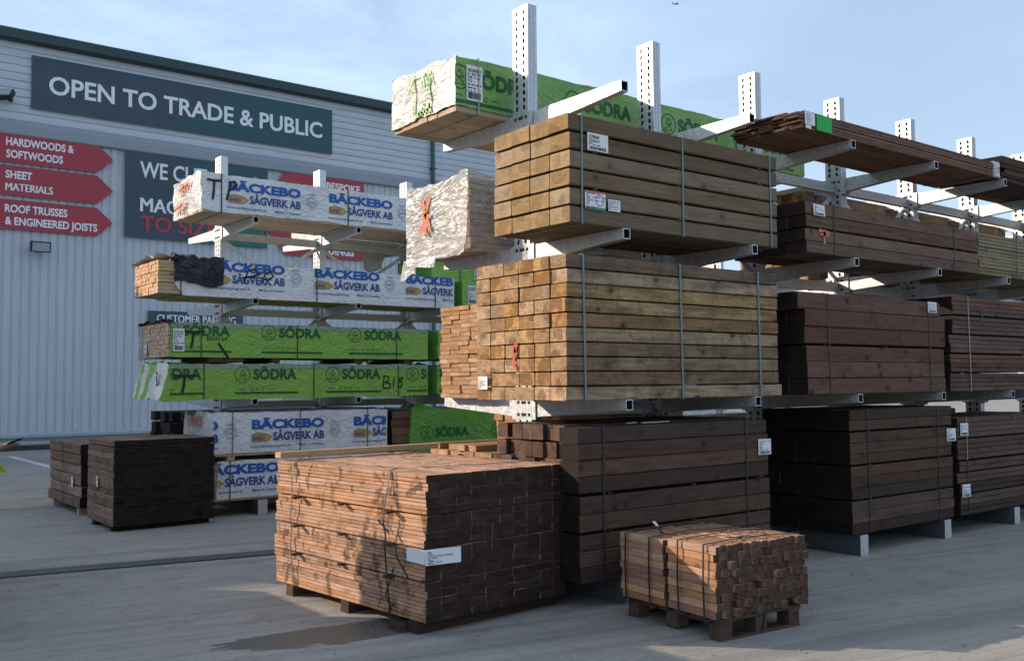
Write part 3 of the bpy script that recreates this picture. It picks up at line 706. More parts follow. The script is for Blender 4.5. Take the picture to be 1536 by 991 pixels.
# D
t = B('dark_sleeper_bundle', 'very dark sleeper bundle on pale steel feet, four tiers, right of the small pallet', 'timber bundle', (7.95, 5.13, .19), 0, GF)
z = 0
for i, (nr, hh) in enumerate(((3, .101), (3, .101), (3, .099), (2, .098))):
    bundle(t, 0, 0, z, 1.82, 5, nr, .195, hh, DARKBROWN, (), seed=31+i, jx=.004); z += nr*hh
    if i < 3: stickers(t, (.3, 1.5), 0, .97, z, .014, BLACKWOOD[0], .0); z += .014
for x in (.28, 1.54): strap(t, x, -.004, .975, 0, z, STRAP_BLACK, .012)
paper(t, 1.70, -.012, .78, .17, .13, (), 7)
# E: two bundles one over the other
for z0, nr, lab, sd, pz in ((.19, 5, 'dark thin board bundle at far right, lower of two, with torn label', 41, .24), (.765, 4, 'dark thin board bundle at far right, upper of two, on the ground stack', 42, .30)):
    t = B('dark_board_bundle', lab, 'timber bundle', (9.91, 5.14, z0), 0, GF)
    z = bundle(t, 0, 0, 0, 2.4, 5, nr, .19, .105, REDBROWN if nr == 4 else DARKBROWN, (1, 3), .014, 'double', jx=.012, seed=sd, jy=.006)
    strap(t, .17, -.008, .955, 0, z, STRAP_PALE if nr == 4 else STRAP_BLACK, .01, .02)
    paper(t, .03, -.016, pz-.05, .16, .13, (), sd, bar=True)
# F
t = B('reddish_sleeper_bundle', 'reddish brown sleeper bundle with white label top right, middle arm level', 'timber bundle', (7.30, 5.13, 1.477), 0, GF)
bundle(t, .02, 0, 0, 2.36, 5, 3, .195, .146, REDBROWN, (), seed=51, jx=.006)
bundle(t, 0, 0, .455, 2.40, 5, 3, .195, .152, REDBROWN, (), seed=52, jx=.004, rowx=lambda r: -.09 if r == 2 else 0)
stickers(t, (.3, 1.3, 2.1), 0, .97, .438, .016, BLACKWOOD[0])
for x in (.36, 2.1): strap(t, x, -.004, .975, 0, .912, STRAP_BLACK, .012, -.02)
paper(t, 2.06, -.012, .80, .16, .11, (), 9)
# G
t = B('reddish_board_bundle', 'reddish thin board bundle in five tiers at far right, middle arm level', 'timber bundle', (9.80, 5.13, 1.477), 0, GF)
bundle(t, 0, 0, 0, 2.4, 5, 10, .19, .093, REDBROWN, (1, 3, 5, 7), .016, 'double', jx=.008, jy=.006, seed=61, rowx=lambda r: .07 if r > 5 else 0)
strap(t, .40, -.008, .955, 0, .995, STRAP_PALE, .012, -.02)
marks('marker_letter', t, INK_BLACK, (.62, -.012, .74), (0, 0, 0), ([[(0, .12), (.12, .115)], [(.06, .12), (.055, 0)]],), .022)
# H
t = B('brown_sleeper_bundle', 'mid brown sleeper bundle with orange T mark, upper arm level', 'timber bundle', (7.35, 5.13, 2.742), 0, GF)
bundle(t, 0, 0, 0, 3.10, 4, 2, .2, .108, MIDBROWN, (), seed=71, jx=.004)
bundle(t, 0, 0, .234, 3.10, 4, 2, .2, .113, MIDBROWN, (), seed=72, jx=.01, rowx=lambda r: 0)
stickers(t, (.3, 1.5, 2.8), 0, .8, .217, .016, BLACKWOOD[0])
for x in (.43, 2.6): strap(t, x, -.004, .805, 0, .462, STRAP_BLACK, .012, .01)
paper(t, .11, -.012, .34, .17, .10, (), 8, tilt=-.1)
b = MB(); stroke(b, [(0, .11), (.15, .10)], .035); stroke(b, [(.02, .085), (.14, .075)], .03); stroke(b, [(.08, .10), (.075, .0)], .035); flat(b, 'paint_mark', t, INK_ORANGE, loc=(.19, -.010, .095))
# I
t = B('grey_board_bundle', 'grey green thin board bundle at right edge, upper arm level', 'timber bundle', (10.50, 5.14, 2.742), 0, GF)
bundle(t, 0, 0, 0, 3.0, 5, 6, .16, .076, GREYBOARD, (1, 3), .004, 'double', jx=.01, jy=.012, seed=81)
strap(t, .86, -.012, .81, 0, .466, STRAP_BLACK, .012)
# J decking
t = B('decking_bundle', 'ribbed brown decking boards with bright green card on the edge, top level', 'timber bundle', (7.30, 5.12, 3.853), 0, GF)
bundle(t, 0, 0, 0, 3.68, 5, 6, .146, .0255, DECK, (2,), .008, 'deck', jx=.028, jy=.004, seed=91)
strap(t, 3.42, -.006, .735, 0, .163, STRAP_BLACK, .012)
b = MB(); 
for (x0, x1, z0, z1, mm) in ((.05, .20, .035, .150, 0), (.225, .46, .005, .150, 1), (.06, .14, .0, .04, 0)): b.box(x0, x1, -.0125, -.0105, z0, z1, mm)
b.put('edge_label', t, PAPER, BRIGHTGREEN)
b = MB()
for k in range(5): b.quad((.07, -.0135, .06+k*.016), (.12+.015*(k % 3), -.0135, .06+k*.016), (.12+.015*(k % 3), -.0135, .067+k*.016), (.07, -.0135, .067+k*.016))
flat(b, 'label_print', t, INK_FAINT)
MB().box(3.55, 3.68, -.014, .02, -.002, .17).put('end_label', t, CLEAREND)
# K
t = B('dark_board_bundle', 'dark rough board bundle at right edge of the top level', 'timber bundle', (11.08, 5.14, 3.853), 0, GF)
bundle(t, 0, 0, 0, 3.0, 5, 6, .15, .045, DARKBROWN, (2,), .01, 'double', jx=.04, jy=.008, seed=95)

# ------------------------------------------------------------------ printed film motifs
def tree_logo(b, cx, cz, r, y=0, m=0):
    ring2d(b, cx, cz, r*.91, r, y, 30, m)
    def tri(x, z, w, h, th):
        o = [(x-w, z), (x+w, z), (x, z+h)]; c = (x, z+h*.36); k = 1-th
        i = [(c[0]+(px-c[0])*k, c[1]+(pz-c[1])*k) for px, pz in o]
        for a in range(3):
            d = (a+1) % 3; b.poly([(o[a][0], y, o[a][1]), (o[d][0], y, o[d][1]), (i[d][0], y, i[d][1]), (i[a][0], y, i[a][1])], m)
    tri(cx, cz-r*.62, r*.55, r*.66, .26); tri(cx, cz-r*.02, r*.46, r*.66, .28)
def green_print(par, xs, ztext, h, logo=True, zbar=None, y=0.0, x_first=None, xmin=None, xmax=None, wtext=.60, small=True):
    """repeating name, tree emblem, small print and bar on a green pack; xs = x of each name (left edge)"""
    for x in xs:
        b = MB(); add_text(b, 'SÖDRA', x, ztext, wtext, h, y, .035)
        if logo: tree_logo(b, x-.14, ztext+h*.45, .105*h/.125, y)
        if small and zbar is not None:
            b.quad((x-.24, y, zbar), (x+.62, y, zbar), (x+.62, y, zbar+.026), (x-.24, y, zbar+.026))
            add_text(b, 'Omsorg', x-.22, zbar+.058, .11, .018, y, .01)
            for k in range(3): ring2d(b, x-.02+k*.075, zbar+.066, .016, .021, y, 10)
            add_text(b, 'timber', x+.19, zbar+.058, .08, .016, y, .01)
        if xmin is not None or xmax is not None:      # print that runs past the film edge stops there
            lo, hi = xmin if xmin is not None else -99, xmax if xmax is not None else 99
            b.v = [(min(hi, max(lo, p[0])), p[1], p[2]) for p in b.v]
        flat(b, 'film_print', par, INK_GREEN)
def saw_print(par, xs, zb, y=0.0, lo=-99, hi=99, s=1.0):
    """repeating two-line mill name with ochre plank, web line and round stamp; xs = left edge of the name, zb = base line of the web line"""
    for x in xs:
        bl, nv, oc, fa = MB(), MB(), MB(), MB()
        add_text(bl, 'BÄCKEBO', x, zb+.235*s, 1.0*s, .105*s, y, .05); add_text(nv, 'SÅGVERK AB', x+.285*s, zb+.085*s, .715*s, .095*s, y, .035)
        add_text(nv, 'www.backebosagverk.se', x-.02*s, zb, .54*s, .032*s, y, .004); add_text(nv, 'Made in Sweden', x+.64*s, zb, .36*s, .032*s, y, .004)
        P = [(x, zb+.075*s), (x+.20*s, zb+.075*s), (x+.27*s, zb+.125*s), (x+.20*s, zb+.165*s), (x+.07*s, zb+.185*s), (x, zb+.155*s)]
        oc.poly([(a, y, c) for a, c in P]); 
        yy = y-.0012
        for a, c in zip(P, P[1:]+P[:1]): stroke(nv, [a, c], .006*s, yy)
        stroke(nv, [(x, zb+.15*s), (x+.2*s, zb+.15*s)], .005*s, yy); add_text(nv, 'B★BO', x+.02*s, zb+.09*s, .15*s, .048*s, yy, .03)
        cx, cz = x+1.16*s, zb+.19*s; ring2d(fa, cx, cz, .052*s, .060*s, y, 24); add_text(fa, 'KD', cx-.032*s, cz-.018*s, .064*s, .036*s, y, .02)
        for k in range(14): 
            a = 2*pi*k/14; ring2d(fa, cx+.078*s*math.cos(a), cz+.078*s*math.sin(a), .004*s, .010*s, y, 5)
        add_text(fa, 'ARBOR', cx-.06*s, cz+.095*s, .12*s, .022*s, y, .01); add_text(fa, '★ ★ ★', cx-.03*s, cz-.115*s, .06*s, .02*s, y, .0)
        tm = MB(); ring2d(tm, x+1.10*s, zb+.012, .012*s, .016*s, y, 3)
        if lo < x+1.08*s and x+1.12*s < hi: flat(tm, 'recycling_mark', par, INK_FAINT)
        for bb, mt in ((bl, INK_BLUE), (nv, INK_NAVY), (oc, INK_YELLOW), (fa, INK_FAINT)):
            bb.v = [(min(hi, max(lo, p[0])), p[1], p[2]) for p in bb.v]; flat(bb, 'film_print', par, mt)
def core(par, L, D, H, bw, bh, mats, x0=0.0, y0=0.0, z0=0.0, rows=None, seed=1, jx=.004, cols=None):
    cols = cols or round(D/bw); rows = rows or round(H/bh)
    return bundle(par, x0, y0, z0, L, cols, rows, D/cols, bh, mats, (), seed=seed, jx=jx)
PK = 'film wrapped timber packs'
# green pack on the top level, rear side
t = B('wrapped_timber_pack', 'green wrapped pack with cream crumpled end on the topmost rack level', 'timber pack', (4.52, 6.50, 3.855), 0, PK)
core(t, 4.75, .97, .05, .139, .05, PALE, .015, .012, 0, 1, 3)
wrap(t, 0, 4.8, 0, .985, .045, .475, (GREENTOP, CREAMEND), .05, .006, .022, 3)
b = MB()
for (y0_, z0_, w_, h_) in ((.47, .06, .24, .10), (.5, .30, .22, .12)): 
    for i in range(5): stroke(b, [(y0_+i*.045, z0_), (y0_+i*.045-.03, z0_+h_*(.6+.4*((i*7) % 3)/2))], .02)
stroke(b, [(.38, .05), (.37, .44)], .03); stroke(b, [(.62, .06), (.63, .2), (.61, .43)], .025); stroke(b, [(.40, .07), (.6, .09)], .035); stroke(b, [(.4, .41), (.62, .40)], .02)
flat(b, 'film_print', t, GREENDRAPE, loc=(-.014, .985, 0), rot=(0, 0, -pi/2))
green_print(t, (.19, 1.45, 2.71, 3.97), .235, .125, zbar=.075, y=-.004, xmin=.004)
paper(t, .115, -.006, .105, .165, .30, (('46240817', .085, .85), ('A  45*170', .075, .8), ('540  Y ea', .07, .75), ('4.2', .07, .25)), 12)
for x in (.24, 2.32, 3.6): strap(t, x, -.004, .99, 0, .475, STRAP_PALE if x < 1 else STRAP_GREEN, .014)
# crinkled clear pack
t = B('wrapped_timber_pack', 'pack in crinkled clear film with orange painted cross on its end', 'timber pack', (4.70, 6.58, 2.742), 0, PK)
core(t, 2.9, .93, .6, .155, .05, PALE, .035, .02, 0, 12, 13)
wrap(t, 0, 3.0, 0, .97, -.03, .64, (CLEARSIDE, CLEAREND), .045, .008, .030, 7, hang=.03)
b = MB()
stroke(b, [(.30, .48), (.36, .36), (.42, .22)], .05); stroke(b, [(.42, .50), (.36, .38), (.29, .20)], .05); stroke(b, [(.30, .36), (.44, .33)], .035); stroke(b, [(.33, .30), (.36, .18)], .04)
flat(b, 'paint_mark', t, INK_ORANGE, loc=(-.022, .97, 0), rot=(0, 0, -pi/2))
hb = MB(); ny, nz = 10, 5
for j in range(nz+1):
    for i in range(ny+1):
        yy = .98-i*.07; k = j/nz
        hb.v.append((-.02-.03*math.sin(i*1.7)*k-.04*k, yy-.06*k*math.sin(i), -.02-k*(.16*(1-i/ny)**.8+.03*math.sin(i*2.1)+.02)))
for j in range(nz):
    for i in range(ny): a = j*(ny+1)+i; hb.f.append((a, a+1, a+ny+2, a+ny+1)); hb.m.append(0)
obj('film_flap', mesh('film_flap', hb.v, hb.f, (CLEAREND,), smooth=True), t)
# small battens behind the tan posts, rear side
t = B('batten_bundle', 'tall bundle of small orange tan battens seen beyond the tan posts', 'timber bundle', (4.94, 6.60, 1.477), 0, GF)
bundle(t, 0, 0, 0, 2.4, 5, 21, .15, .0385, BATTEN, (6, 12), .002, jx=.005, jy=.010, seed=101, rowx=lambda r: .012*math.sin(r*.5))
# low battens at ground, rear side
t = B('batten_bundle', 'low stack of small battens behind the big orange stack', 'timber bundle', (4.90, 6.52, .19), 0, GF)
bundle(t, 0, 0, 0, 2.4, 7, 16, .138, .055, BATTEN, (12,), .003, jx=.02, jy=.014, seed=103, skip=lambda r, c: r == 15 and c in (0, 1, 5))
bundle(t, .75, 0, .885, 1.6, 7, 5, .138, .06, BATTEN, (), jx=.02, seed=104)  # hidden extra layer, added to stop sun reaching the dark bundle beyond
# tan beams rear side, upper level
t = B('beam_bundle', 'pale tan beam bundle with orange band behind the top level posts at right', 'timber bundle', (9.38, 6.55, 2.742), 0, GF)
bundle(t, 0, 0, 0, 4.8, 6, 8, .155, .126, TANBROWN, (3,), .012, jx=.02, seed=107)
strap(t, .22, -.004, .935, 0, 1.02, INK_ORANGE, .02); strap(t, 4.5, -.004, .935, 0, 1.02, INK_ORANGE, .02)
# packs filling the rear side further along
t = B('dark_sleeper_bundle', 'dark sleepers low on the far side of the front rack, seen through the gaps', 'timber bundle', (8.0, 6.56, .19), 0, None)
bundle(t, 0, 0, 0, 4.6, 4, 5, .24, .205, DARKBROWN, (1,), .012, jx=.02, seed=111)
t = B('dark_sleeper_bundle', 'dark sleepers on the far side of the middle arms at right, mostly hidden', 'timber bundle', (8.6, 6.56, 1.477), 0, None)
bundle(t, 0, 0, 0, 4.6, 4, 3, .24, .20, DARKBROWN, (1,), .012, jx=.02, seed=112)
# ------------------------------------------------------------------ packs on the rack nearer the warehouse
FY = 11.85
def letterT(b, x, z, w, h, th): stroke(b, [(x, z+h), (x+w*.5, z+h*.97), (x+w, z+h*1.0)], th); stroke(b, [(x+w*.5, z+h*.97), (x+w*.47, z+h*.4), (x+w*.4, z)], th*1.1)
# white pack, top
t = B('wrapped_timber_pack', 'white film pack with blue print, T mark and orange sprayed end, highest on its rack', 'timber pack', (4.38, FY, 3.785), 0, PK)
core(t, 4.2, 1.0, .04, .143, .04, PALE, .012, .010, .0, 1, 203)
wrap(t, 0, 4.22, 0, 1.02, .03, .495, (WHITEFILM, WHITEEND), .05, .007, .035, 11, hang=.02)
saw_print(t, (.35, 1.77, 3.19), .075, -.004, .0, 4.2)
for x in (.26, 2.06, 3.6): strap(t, x, -.004, 1.025, 0, .495, STRAP_GREEN, .016)
marks('marker_letter', t, INK_BLACK, (0, -.007, 0), (0, 0, 0), ([[(.08, .41), (.165, .403), (.25, .41)], [(.165, .40), (.16, .27), (.148, .17)]], [[(.33, .18), (.36, .30), (.38, .40)], [(.37, .40), (.43, .42), (.46, .38), (.42, .33), (.38, .31)]]), .032)
b = MB(); rg = random.Random(8)
for (y0, z0) in ((.30, .31), (.12, .07)):
    for i in range(7): stroke(b, [(y0+i*.055, z0+rg.uniform(0, .03)), (y0+i*.055+.03, z0+.12+rg.uniform(-.02, .03))], .03)
    stroke(b, [(y0, z0+.05), (y0+.3, z0+.09)], .025)
flat(b, 'paint_mark', t, INK_ORANGE, loc=(-.030, 1.02, 0), rot=(0, 0, -pi/2))
# white pack with black film hood
t = B('wrapped_timber_pack', 'white film pack with open timber end under a torn black film hood', 'timber pack', (3.86, FY, 2.735), 0, PK)
core(t, 4.3, .9, .42, .09, .0435, FRESH, 0, 0, 0, 3, 211, .004); core(t, 4.3, .9, .42, .09, .0435, FRESH, 0, 0, .137, 3, 212, .004); core(t, 4.3, .9, .42, .09, .0435, FRESH, 0, 0, .274, 3, 213, .004)
wrap(t, .30, 4.34, -.014, .914, -.02, .425, (WHITEFILM, WHITEFILM), .06, .005, .015, 12, faces='FBTR')
b = MB(); b.poly([(.30, -.017, -.018), (.17, -.017, .16), (.22, -.017, .19), (.32, -.017, .17)]); flat(b, 'film_flap', t, WHITEFILM)
saw_print(t, (.64, 2.07, 3.5), .085, -.018, .0, 4.32)
for x in (.27, 2.10, 4.0): strap(t, x, -.019, .92, -.005 if x > 1 else 0, .43, STRAP_GREEN, .015)
wrap(t, .20, .80, -.045, .95, .165, .470, (BLACKFILM, BLACKFILM), .035, .05, .06, 17, name='black_hood', faces='FBLRT', hang=.07)
wrap(t, -.03, .21, -.03, .95, .40, .47, (WHITEEND, BLACKFILM), .05, .02, .03, 19, name='film_hood', faces='TB', hang=.05)
marks('marker_letter', t, INK_BLACK, (0, -.021, 0), (0, 0, 0), ([[(1.08, .18), (1.13, .33), (1.22, .37), (1.27, .31), (1.2, .26), (1.12, .25)], [(1.05, .24), (1.3, .30)]], [[(1.33, .2), (1.36, .30), (1.43, .35), (1.48, .29), (1.43, .24), (1.36, .24)]]), .02)
paper(t, -.013, .88, .01, .10, .09, (), 22, rot=(0, 0, -pi/2), bar=False)
# green packs with the tree emblem
t = B('wrapped_timber_pack', 'green film pack with open tan end and white label, upper of two green packs', 'timber pack', (3.99, FY, 1.965), 0, PK)
core(t, 3.7, .98, .42, .098, .0525, PALE, .0, 0, 0, 8, 221, .004)
wrap(t, .03, 3.74, -.016, .995, -.005, .425, (GREENFILM, GREENFILM), .06, .005, .02, 21, faces='FBTR')
green_print(t, (.17, 1.43, 2.69), .265, .118, zbar=.055, y=-.020, xmin=.04, xmax=3.7)
b = MB(); b.quad((.035, -.0185, .355), (3.72, -.0185, .375), (3.72, -.0185, .424), (.035, -.0185, .424)); flat(b, 'film_fold', t, TAPE)
paper(t, .05, -.022, .065, .14, .28, (('4625138', .085, .8), ('B  45*75', .075, .8), ('176 Yea', .07, .7), ('E2', .07, .25)), 14)
for x in (.40, 1.69, 3.21): strap(t, x, -.020, 1.0, -.004, .428, STRAP_GREEN, .014)
marks('marker_letter', t, INK_BLACK, (0, -.024, 0), (0, 0, 0), ([[(.16, .31), (.30, .304), (.44, .31)], [(.30, .304), (.29, .19), (.27, .11)]], [[(.62, .17), (.74, .0)]]), .03)
b = MB(); add_text(b, 'BN3164', .47, .205, .26, .05, -.0005, .0); flat(b, 'handwriting', t, INK_BLACK, loc=(0, -.024, 0))
wrap(t, -.04, .06, -.02, 1.02, .40, .45, (BLACKFILM, BLACKFILM), .05, .012, .02, 23, name='black_hood', faces='TFB')
MB().box(-.05, .05, 1.0, 1.012, -.02, .42).put('film_flap', t, WHITEEND)
paper(t, -.013, .90, .05, .15, .12, (), 25, rot=(0, 0, -pi/2), bar=False)
stk = MB()
for x in (.55, 1.4, 2.6, 3.4): stk.box(x-.05, x+.05+(.35 if x < 1 else 0), .0, .98, -.065, -.008)
stk.put('bearer', t, DARKBROWN[0])
t = B('wrapped_timber_pack', 'green film pack with grey crumpled end marked T and B18, lower of two', 'timber pack', (3.99, FY, 1.445), 0, PK)
core(t, 3.7, .98, .05, .098, .05, PALE, .02, 0, 0, 1, 231)
wrap(t, 0, 3.74, -.012, .99, .0, .435, (GREENFILM, CREAMEND, GREENFILM), .05, .006, .045, 27, hang=.02, drapeL=.12, bands=((.42, .66), (.80, .93)))
b = MB(); stroke(b, [(.8, .34), (.86, .31), (.82, .25), (.87, .2), (.81, .16)], .03); flat(b, 'marker_letter', t, INK_BLACK, loc=(-.085, .99, 0), rot=(0, 0, -pi/2))
green_print(t, (-.19, 1.08, 2.35, 3.62), .245, .125, zbar=.055, y=-.016, xmin=.02, xmax=3.72)
b = MB(); b.quad((.02, -.0145, .37), (3.72, -.0145, .38), (3.72, -.0145, .432), (.02, -.0145, .432)); flat(b, 'film_fold', t, TAPE)
for x in (.44, 1.93, 3.24): strap(t, x, -.016, .995, 0, .437, STRAP_GREEN, .014)
marks('marker_letter', t, INK_BLACK, (0, -.018, 0), (0, 0, 0), ([[(.06, .29), (.20, .284), (.34, .29)], [(.2, .284), (.19, .17), (.172, .09)]],), .032)
marks('marker_letter', t, INK_BLACK, (0, -.018, 0), (0, 0, 0), ([[(2.99, .11), (3.01, .28)], [(3.0, .28), (3.08, .27), (3.08, .21), (3.02, .19), (3.11, .17), (3.1, .11), (3.0, .11)]], [[(3.17, .26), (3.16, .12)]], [[(3.31, .26), (3.23, .24), (3.30, .18), (3.29, .12), (3.23, .13), (3.25, .19), (3.32, .25)]]), .018)
# white packs at ground level
LY = 11.65
t = B('wrapped_timber_pack', 'white film pack with rounded orange marked end behind the dark brown pile', 'timber pack', (4.46, LY, .735), 0, PK)
core(t, 2.45, .98, .05, .14, .05, FRESH, .02, .0, 0, 1, 241)
wrap(t, 0, 2.47, -.012, .99, .035, .53, (WHITEFILM, WHITEEND), .06, .007, .045, 31)
saw_print(t, (-.92, .51, 1.95), .095, -.016, .02, 2.45)
for x in (.26, 1.17, 2.16): strap(t, x, -.016, .995, 0, .535, STRAP_STEEL, .014)
b = MB()
for i in range(6): stroke(b, [(.35+i*.07, .38), (.38+i*.07, .49)], .03)
stroke(b, [(.3, .46), (.33, .3), (.42, .22)], .03); flat(b, 'paint_mark', t, INK_ORANGE, loc=(-.036, .99, 0), rot=(0, 0, -pi/2))
stk = MB()
for x in (.25, 1.2, 2.2): stk.box(x-.045, x+.045, .0, .98, -.05, -.002)
stk.put('bearer', t, FRESH[0])
t = B('wrapped_timber_pack', 'white film pack lowest on its rack, raised on a grey block', 'timber pack', (4.47, LY, .187), 0, PK)
core(t, 2.5, .98, .05, .14, .048, FRESH, .0, .0, 0, 1, 251); core(t, .3, .98, .4, .14, .05, FRESH, .0, .004, .05, 8, 252)
wrap(t, .06, 2.5, -.012, .99, .03, .49, (WHITEFILM, WHITEFILM), .06, .006, .02, 37)
saw_print(t, (-.13, 1.30), .10, -.016, .07, 2.48)
for x in (.22, 1.3): strap(t, x, -.016, .995, 0, .494, STRAP_GREEN, .014)
# green pack with pulled-back film at ground level
t = B('wrapped_timber_pack', 'dark green draped pack low behind the battens with bare timber end', 'timber pack', (7.20, 11.95, .187), 0, PK)
core(t, 3.9, .95, .9, .19, .115, MIDBROWN, 0, 0, 0, 9, 261, .012)
wrap(t, .30, 3.9, -.05, .96, .30, 1.06, (GREENDRAPE, GREENDRAPE), .06, .012, .02, 41, hang=.06, drapeL=.07)
MB().poly([(.28, -.02, 1.05), (.75, -.02, 1.05), (.6, .3, 1.12), (.5, .1, 1.15)]).poly([(.28, -.02, 1.05), (.5, .1, 1.15), (.6, .3, 1.12), (.3, .5, 1.04)]).put('film_flap', t, GREENDRAPE)
green_print(t, (.69, 1.96), .655, .125, zbar=.36, y=-.056, xmin=.22)
# neighbours further along the same rack
def green_pack(label, x, y, z, L, H, name_x, sd, lab=False):
    t = B('wrapped_timber_pack', label, 'timber pack', (x, y, z), 0, PK)
    core(t, L, .96, .05, .137, .05, MIDBROWN, .01, .0, 0, 1, sd)
    wrap(t, 0, L, -.012, .97, .0, H, (GREENFILM, GREENDRAPE), .07, .006, .03, sd, hang=.02)
    green_print(t, name_x, H-.17, .12, zbar=.05, y=-.016, xmin=.03)
    if lab: paper(t, .08 if lab == 1 else .75, -.02, .06, .16, .28, (('46240', .085, .8), ('B 45*9', .075, .8)), sd)
    for xx in (.5, 2.0): strap(t, xx, -.016, .975, 0, H+.002, STRAP_GREEN, .014)
    return t
green_pack('green pack with white label just right of the black hooded pack', 8.36, FY, 2.735, 3.6, .40, (.9, 2.17), 71, 1)
green_pack('green pack stacked on another, half hidden by crinkled clear film', 7.95, 12.05, 3.14, 3.6, .36, (1.3, 2.6), 73, 2)
green_pack('green pack right of the BN3164 pack, dark end showing', 7.92, FY, 1.965, 3.6, .42, (.30, 1.57), 77)
green_pack('green pack right of the B18 pack, half hidden by battens', 7.90, FY, 1.445, 3.6, .43, (-.28, .99), 79)
# packs and beams on the warehouse side of that rack
t = B('wrapped_timber_pack', 'white pack on the far side of the rack, underside showing', 'timber pack', (6.7, 13.2, 3.785), 0, PK)
core(t, 4.2, .98, .05, .14, .05, PALE, 0, 0, 0, 1, 271); wrap(t, 0, 4.2, -.01, .99, .04, .50, (WHITEFILM, WHITEEND), .08, .006, .03, 43)
b = MB(); rg = random.Random(5); n = 5
for j in range(6):
    for i in range(n+1): b.v.append((1.0+i*.075-j*.012+rg.uniform(-.01, .01), .40+.03*math.sin(i*2+j), -.02-j*.075*(1-.08*abs(i-2))))
for j in range(5):
    for i in range(n): a = j*(n+1)+i; b.f.append((a, a+1, a+n+2, a+n+1)); b.m.append(0)
obj('film_flap', mesh('film_flap', b.v, b.f, (WHITEEND,), smooth=True), t)
t = B('black_beam_bundle', 'black sawn beams with ends showing left of the orange marked white pack', 'timber bundle', (4.55, 13.2, .19), 0, None)
bundle(t, 0, 0, 0, 3.0, 6, 8, .165, .132, BLACKWOOD, (6,), .012, jx=.05, seed=281)
# ------------------------------------------------------------------ loose stacks on the ground
def vbundle(par, cols, rows, w, h, L, mats, style, seed, x0=0.0, y0=0.0, z0=0.0, jx=.014, jy=.005, gaps=(), gap=.01, rowy=None, skip=None, tilt=0.0):
    """boards running along local +Y, columns across +X; gap tiers hold stickers"""
    rg = random.Random(seed); z = z0
    for r in range(rows):
        dx = rg.uniform(-jy, jy); dy = rowy(r) if rowy else rg.gauss(0, jx)
        for c in range(cols):
            if skip and skip(r, c): continue
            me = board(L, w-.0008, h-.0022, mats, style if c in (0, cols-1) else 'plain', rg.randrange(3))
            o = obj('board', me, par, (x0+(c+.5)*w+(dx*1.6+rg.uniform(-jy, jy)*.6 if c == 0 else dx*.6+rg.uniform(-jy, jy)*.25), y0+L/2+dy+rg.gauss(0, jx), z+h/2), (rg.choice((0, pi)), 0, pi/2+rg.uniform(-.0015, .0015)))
        z += h + (gap if r in gaps else 0)
    return z
# big orange stack
t = B('board_stack', 'big square stack of thin orange brown boards on bearers, sunlit on its left face', 'timber stack', (3.42, 5.27, 0), R(4.2))
rws = {}
rgs = random.Random(77)
prof = [rgs.uniform(-.012, .012) + (.018 if r < 5 else 0) - (.02 if r in (9, 10) else 0) for r in range(18)]
z = vbundle(t, 10, 18, .126, .0505, 1.93, ORANGE, 'double', 301, z0=.085, jx=.0018, jy=.008, gaps=(4, 8, 12), gap=.008)
zz = .085+5*.0505
for zt in (zz, zz+.008+4*.0505, zz+.016+8*.0505):
    for y in (.35, .95, 1.55):
        MB().box(-.065 if y != .95 else -.05, 1.27, y-.022, y+.022, zt+.0008, zt+.0072).put('sticker', t, DARKBROWN[0])
        MB().box(-.075 if y != .95 else -.05, -.012, y-.02, y+.02, zt-.006, zt+.012).put('sticker', t, DARKBROWN[0])
for y in (.14, .95, 1.72): MB().box(-.0, 1.25, y-.05, y+.05, 0, .082).put('bearer', t, DARKBROWN[0])
MB().box(-.05, .10, .22, .34, 0, .06).put('bearer', t, DARKBROWN[0])
def sag_strap(par, y, z1, mat, w=.012, slack=.02, sd=1, top=1.27, zb=.09):
    rg = random.Random(sd); pts = [(-.012-slack*.3, y, zb)]
    n = 9
    for i in range(1, n): 
        k = i/n; pts.append((-.016-slack*math.sin(pi*k)*(.7+.6*rg.random()), y+rg.uniform(-.018, .018)+.03*k, zb+(z1-zb)*k))
    pts += [(-.006, y+.03, z1+.006), (.05, y+.03, z1+.022), (.3, y+.02, z1+.012), (.8, y, z1+.006), (top, y-.01, z1+.005), (top+.008, y-.01, z1-.03), (top+.008, y, .1)]
    b = MB()
    for a, c in zip(pts, pts[1:]): b.bar(a, c, w, .0025, upv=(-1, 0, .3) if a[2] < z1 else (0, 0, 1))
    return b.put('strap', par, mat)
sag_strap(t, .36, z, STRAP_BLACK, .016, .045, 3); sag_strap(t, 1.62, z, STRAP_STEEL, .014, .02, 5)
for p, q in (((-.02, .30, .62), (-.09, .20, .50)), ((-.09, .20, .5), (-.05, .12, .36)), ((-.03, .31, .40), (-.06, .36, .22)), ((-.06, .36, .22), (-.03, .33, .12)), ((-.02, .38, .62), (-.05, .46, .70))): MB().bar(p, q, .012, .003, upv=(-1, 0, .2)).put('loose_strap_end', t, STRAP_BLACK)
paper(t, -.03, -.032, .455, .26, .10, (('PL', .2, .12), ('ROUGH SAWN 200x22', .10, .7)), 31, rot=(0, 0, R(-8)), bar=False)
b = MB(); b.quad((-.03, -.03, .46), (-.05, .14, .47), (-.05, .14, .555), (-.03, -.03, .552)); flat(b, 'paper_label', t, PAPER)
MB().bar((.53, -.03, .50), (.535, -.035, .66), .006, .003).put('wire_tie', t, STRAP_STEEL)
o = thing('loose_plank', 'pale square edged plank lying along the back of the big orange stack', 'plank', (4.02, 7.17, 1.062), R(3.2)); 
obj('plank', board(1.52, .09, .045, FRESH, seed=1), o)
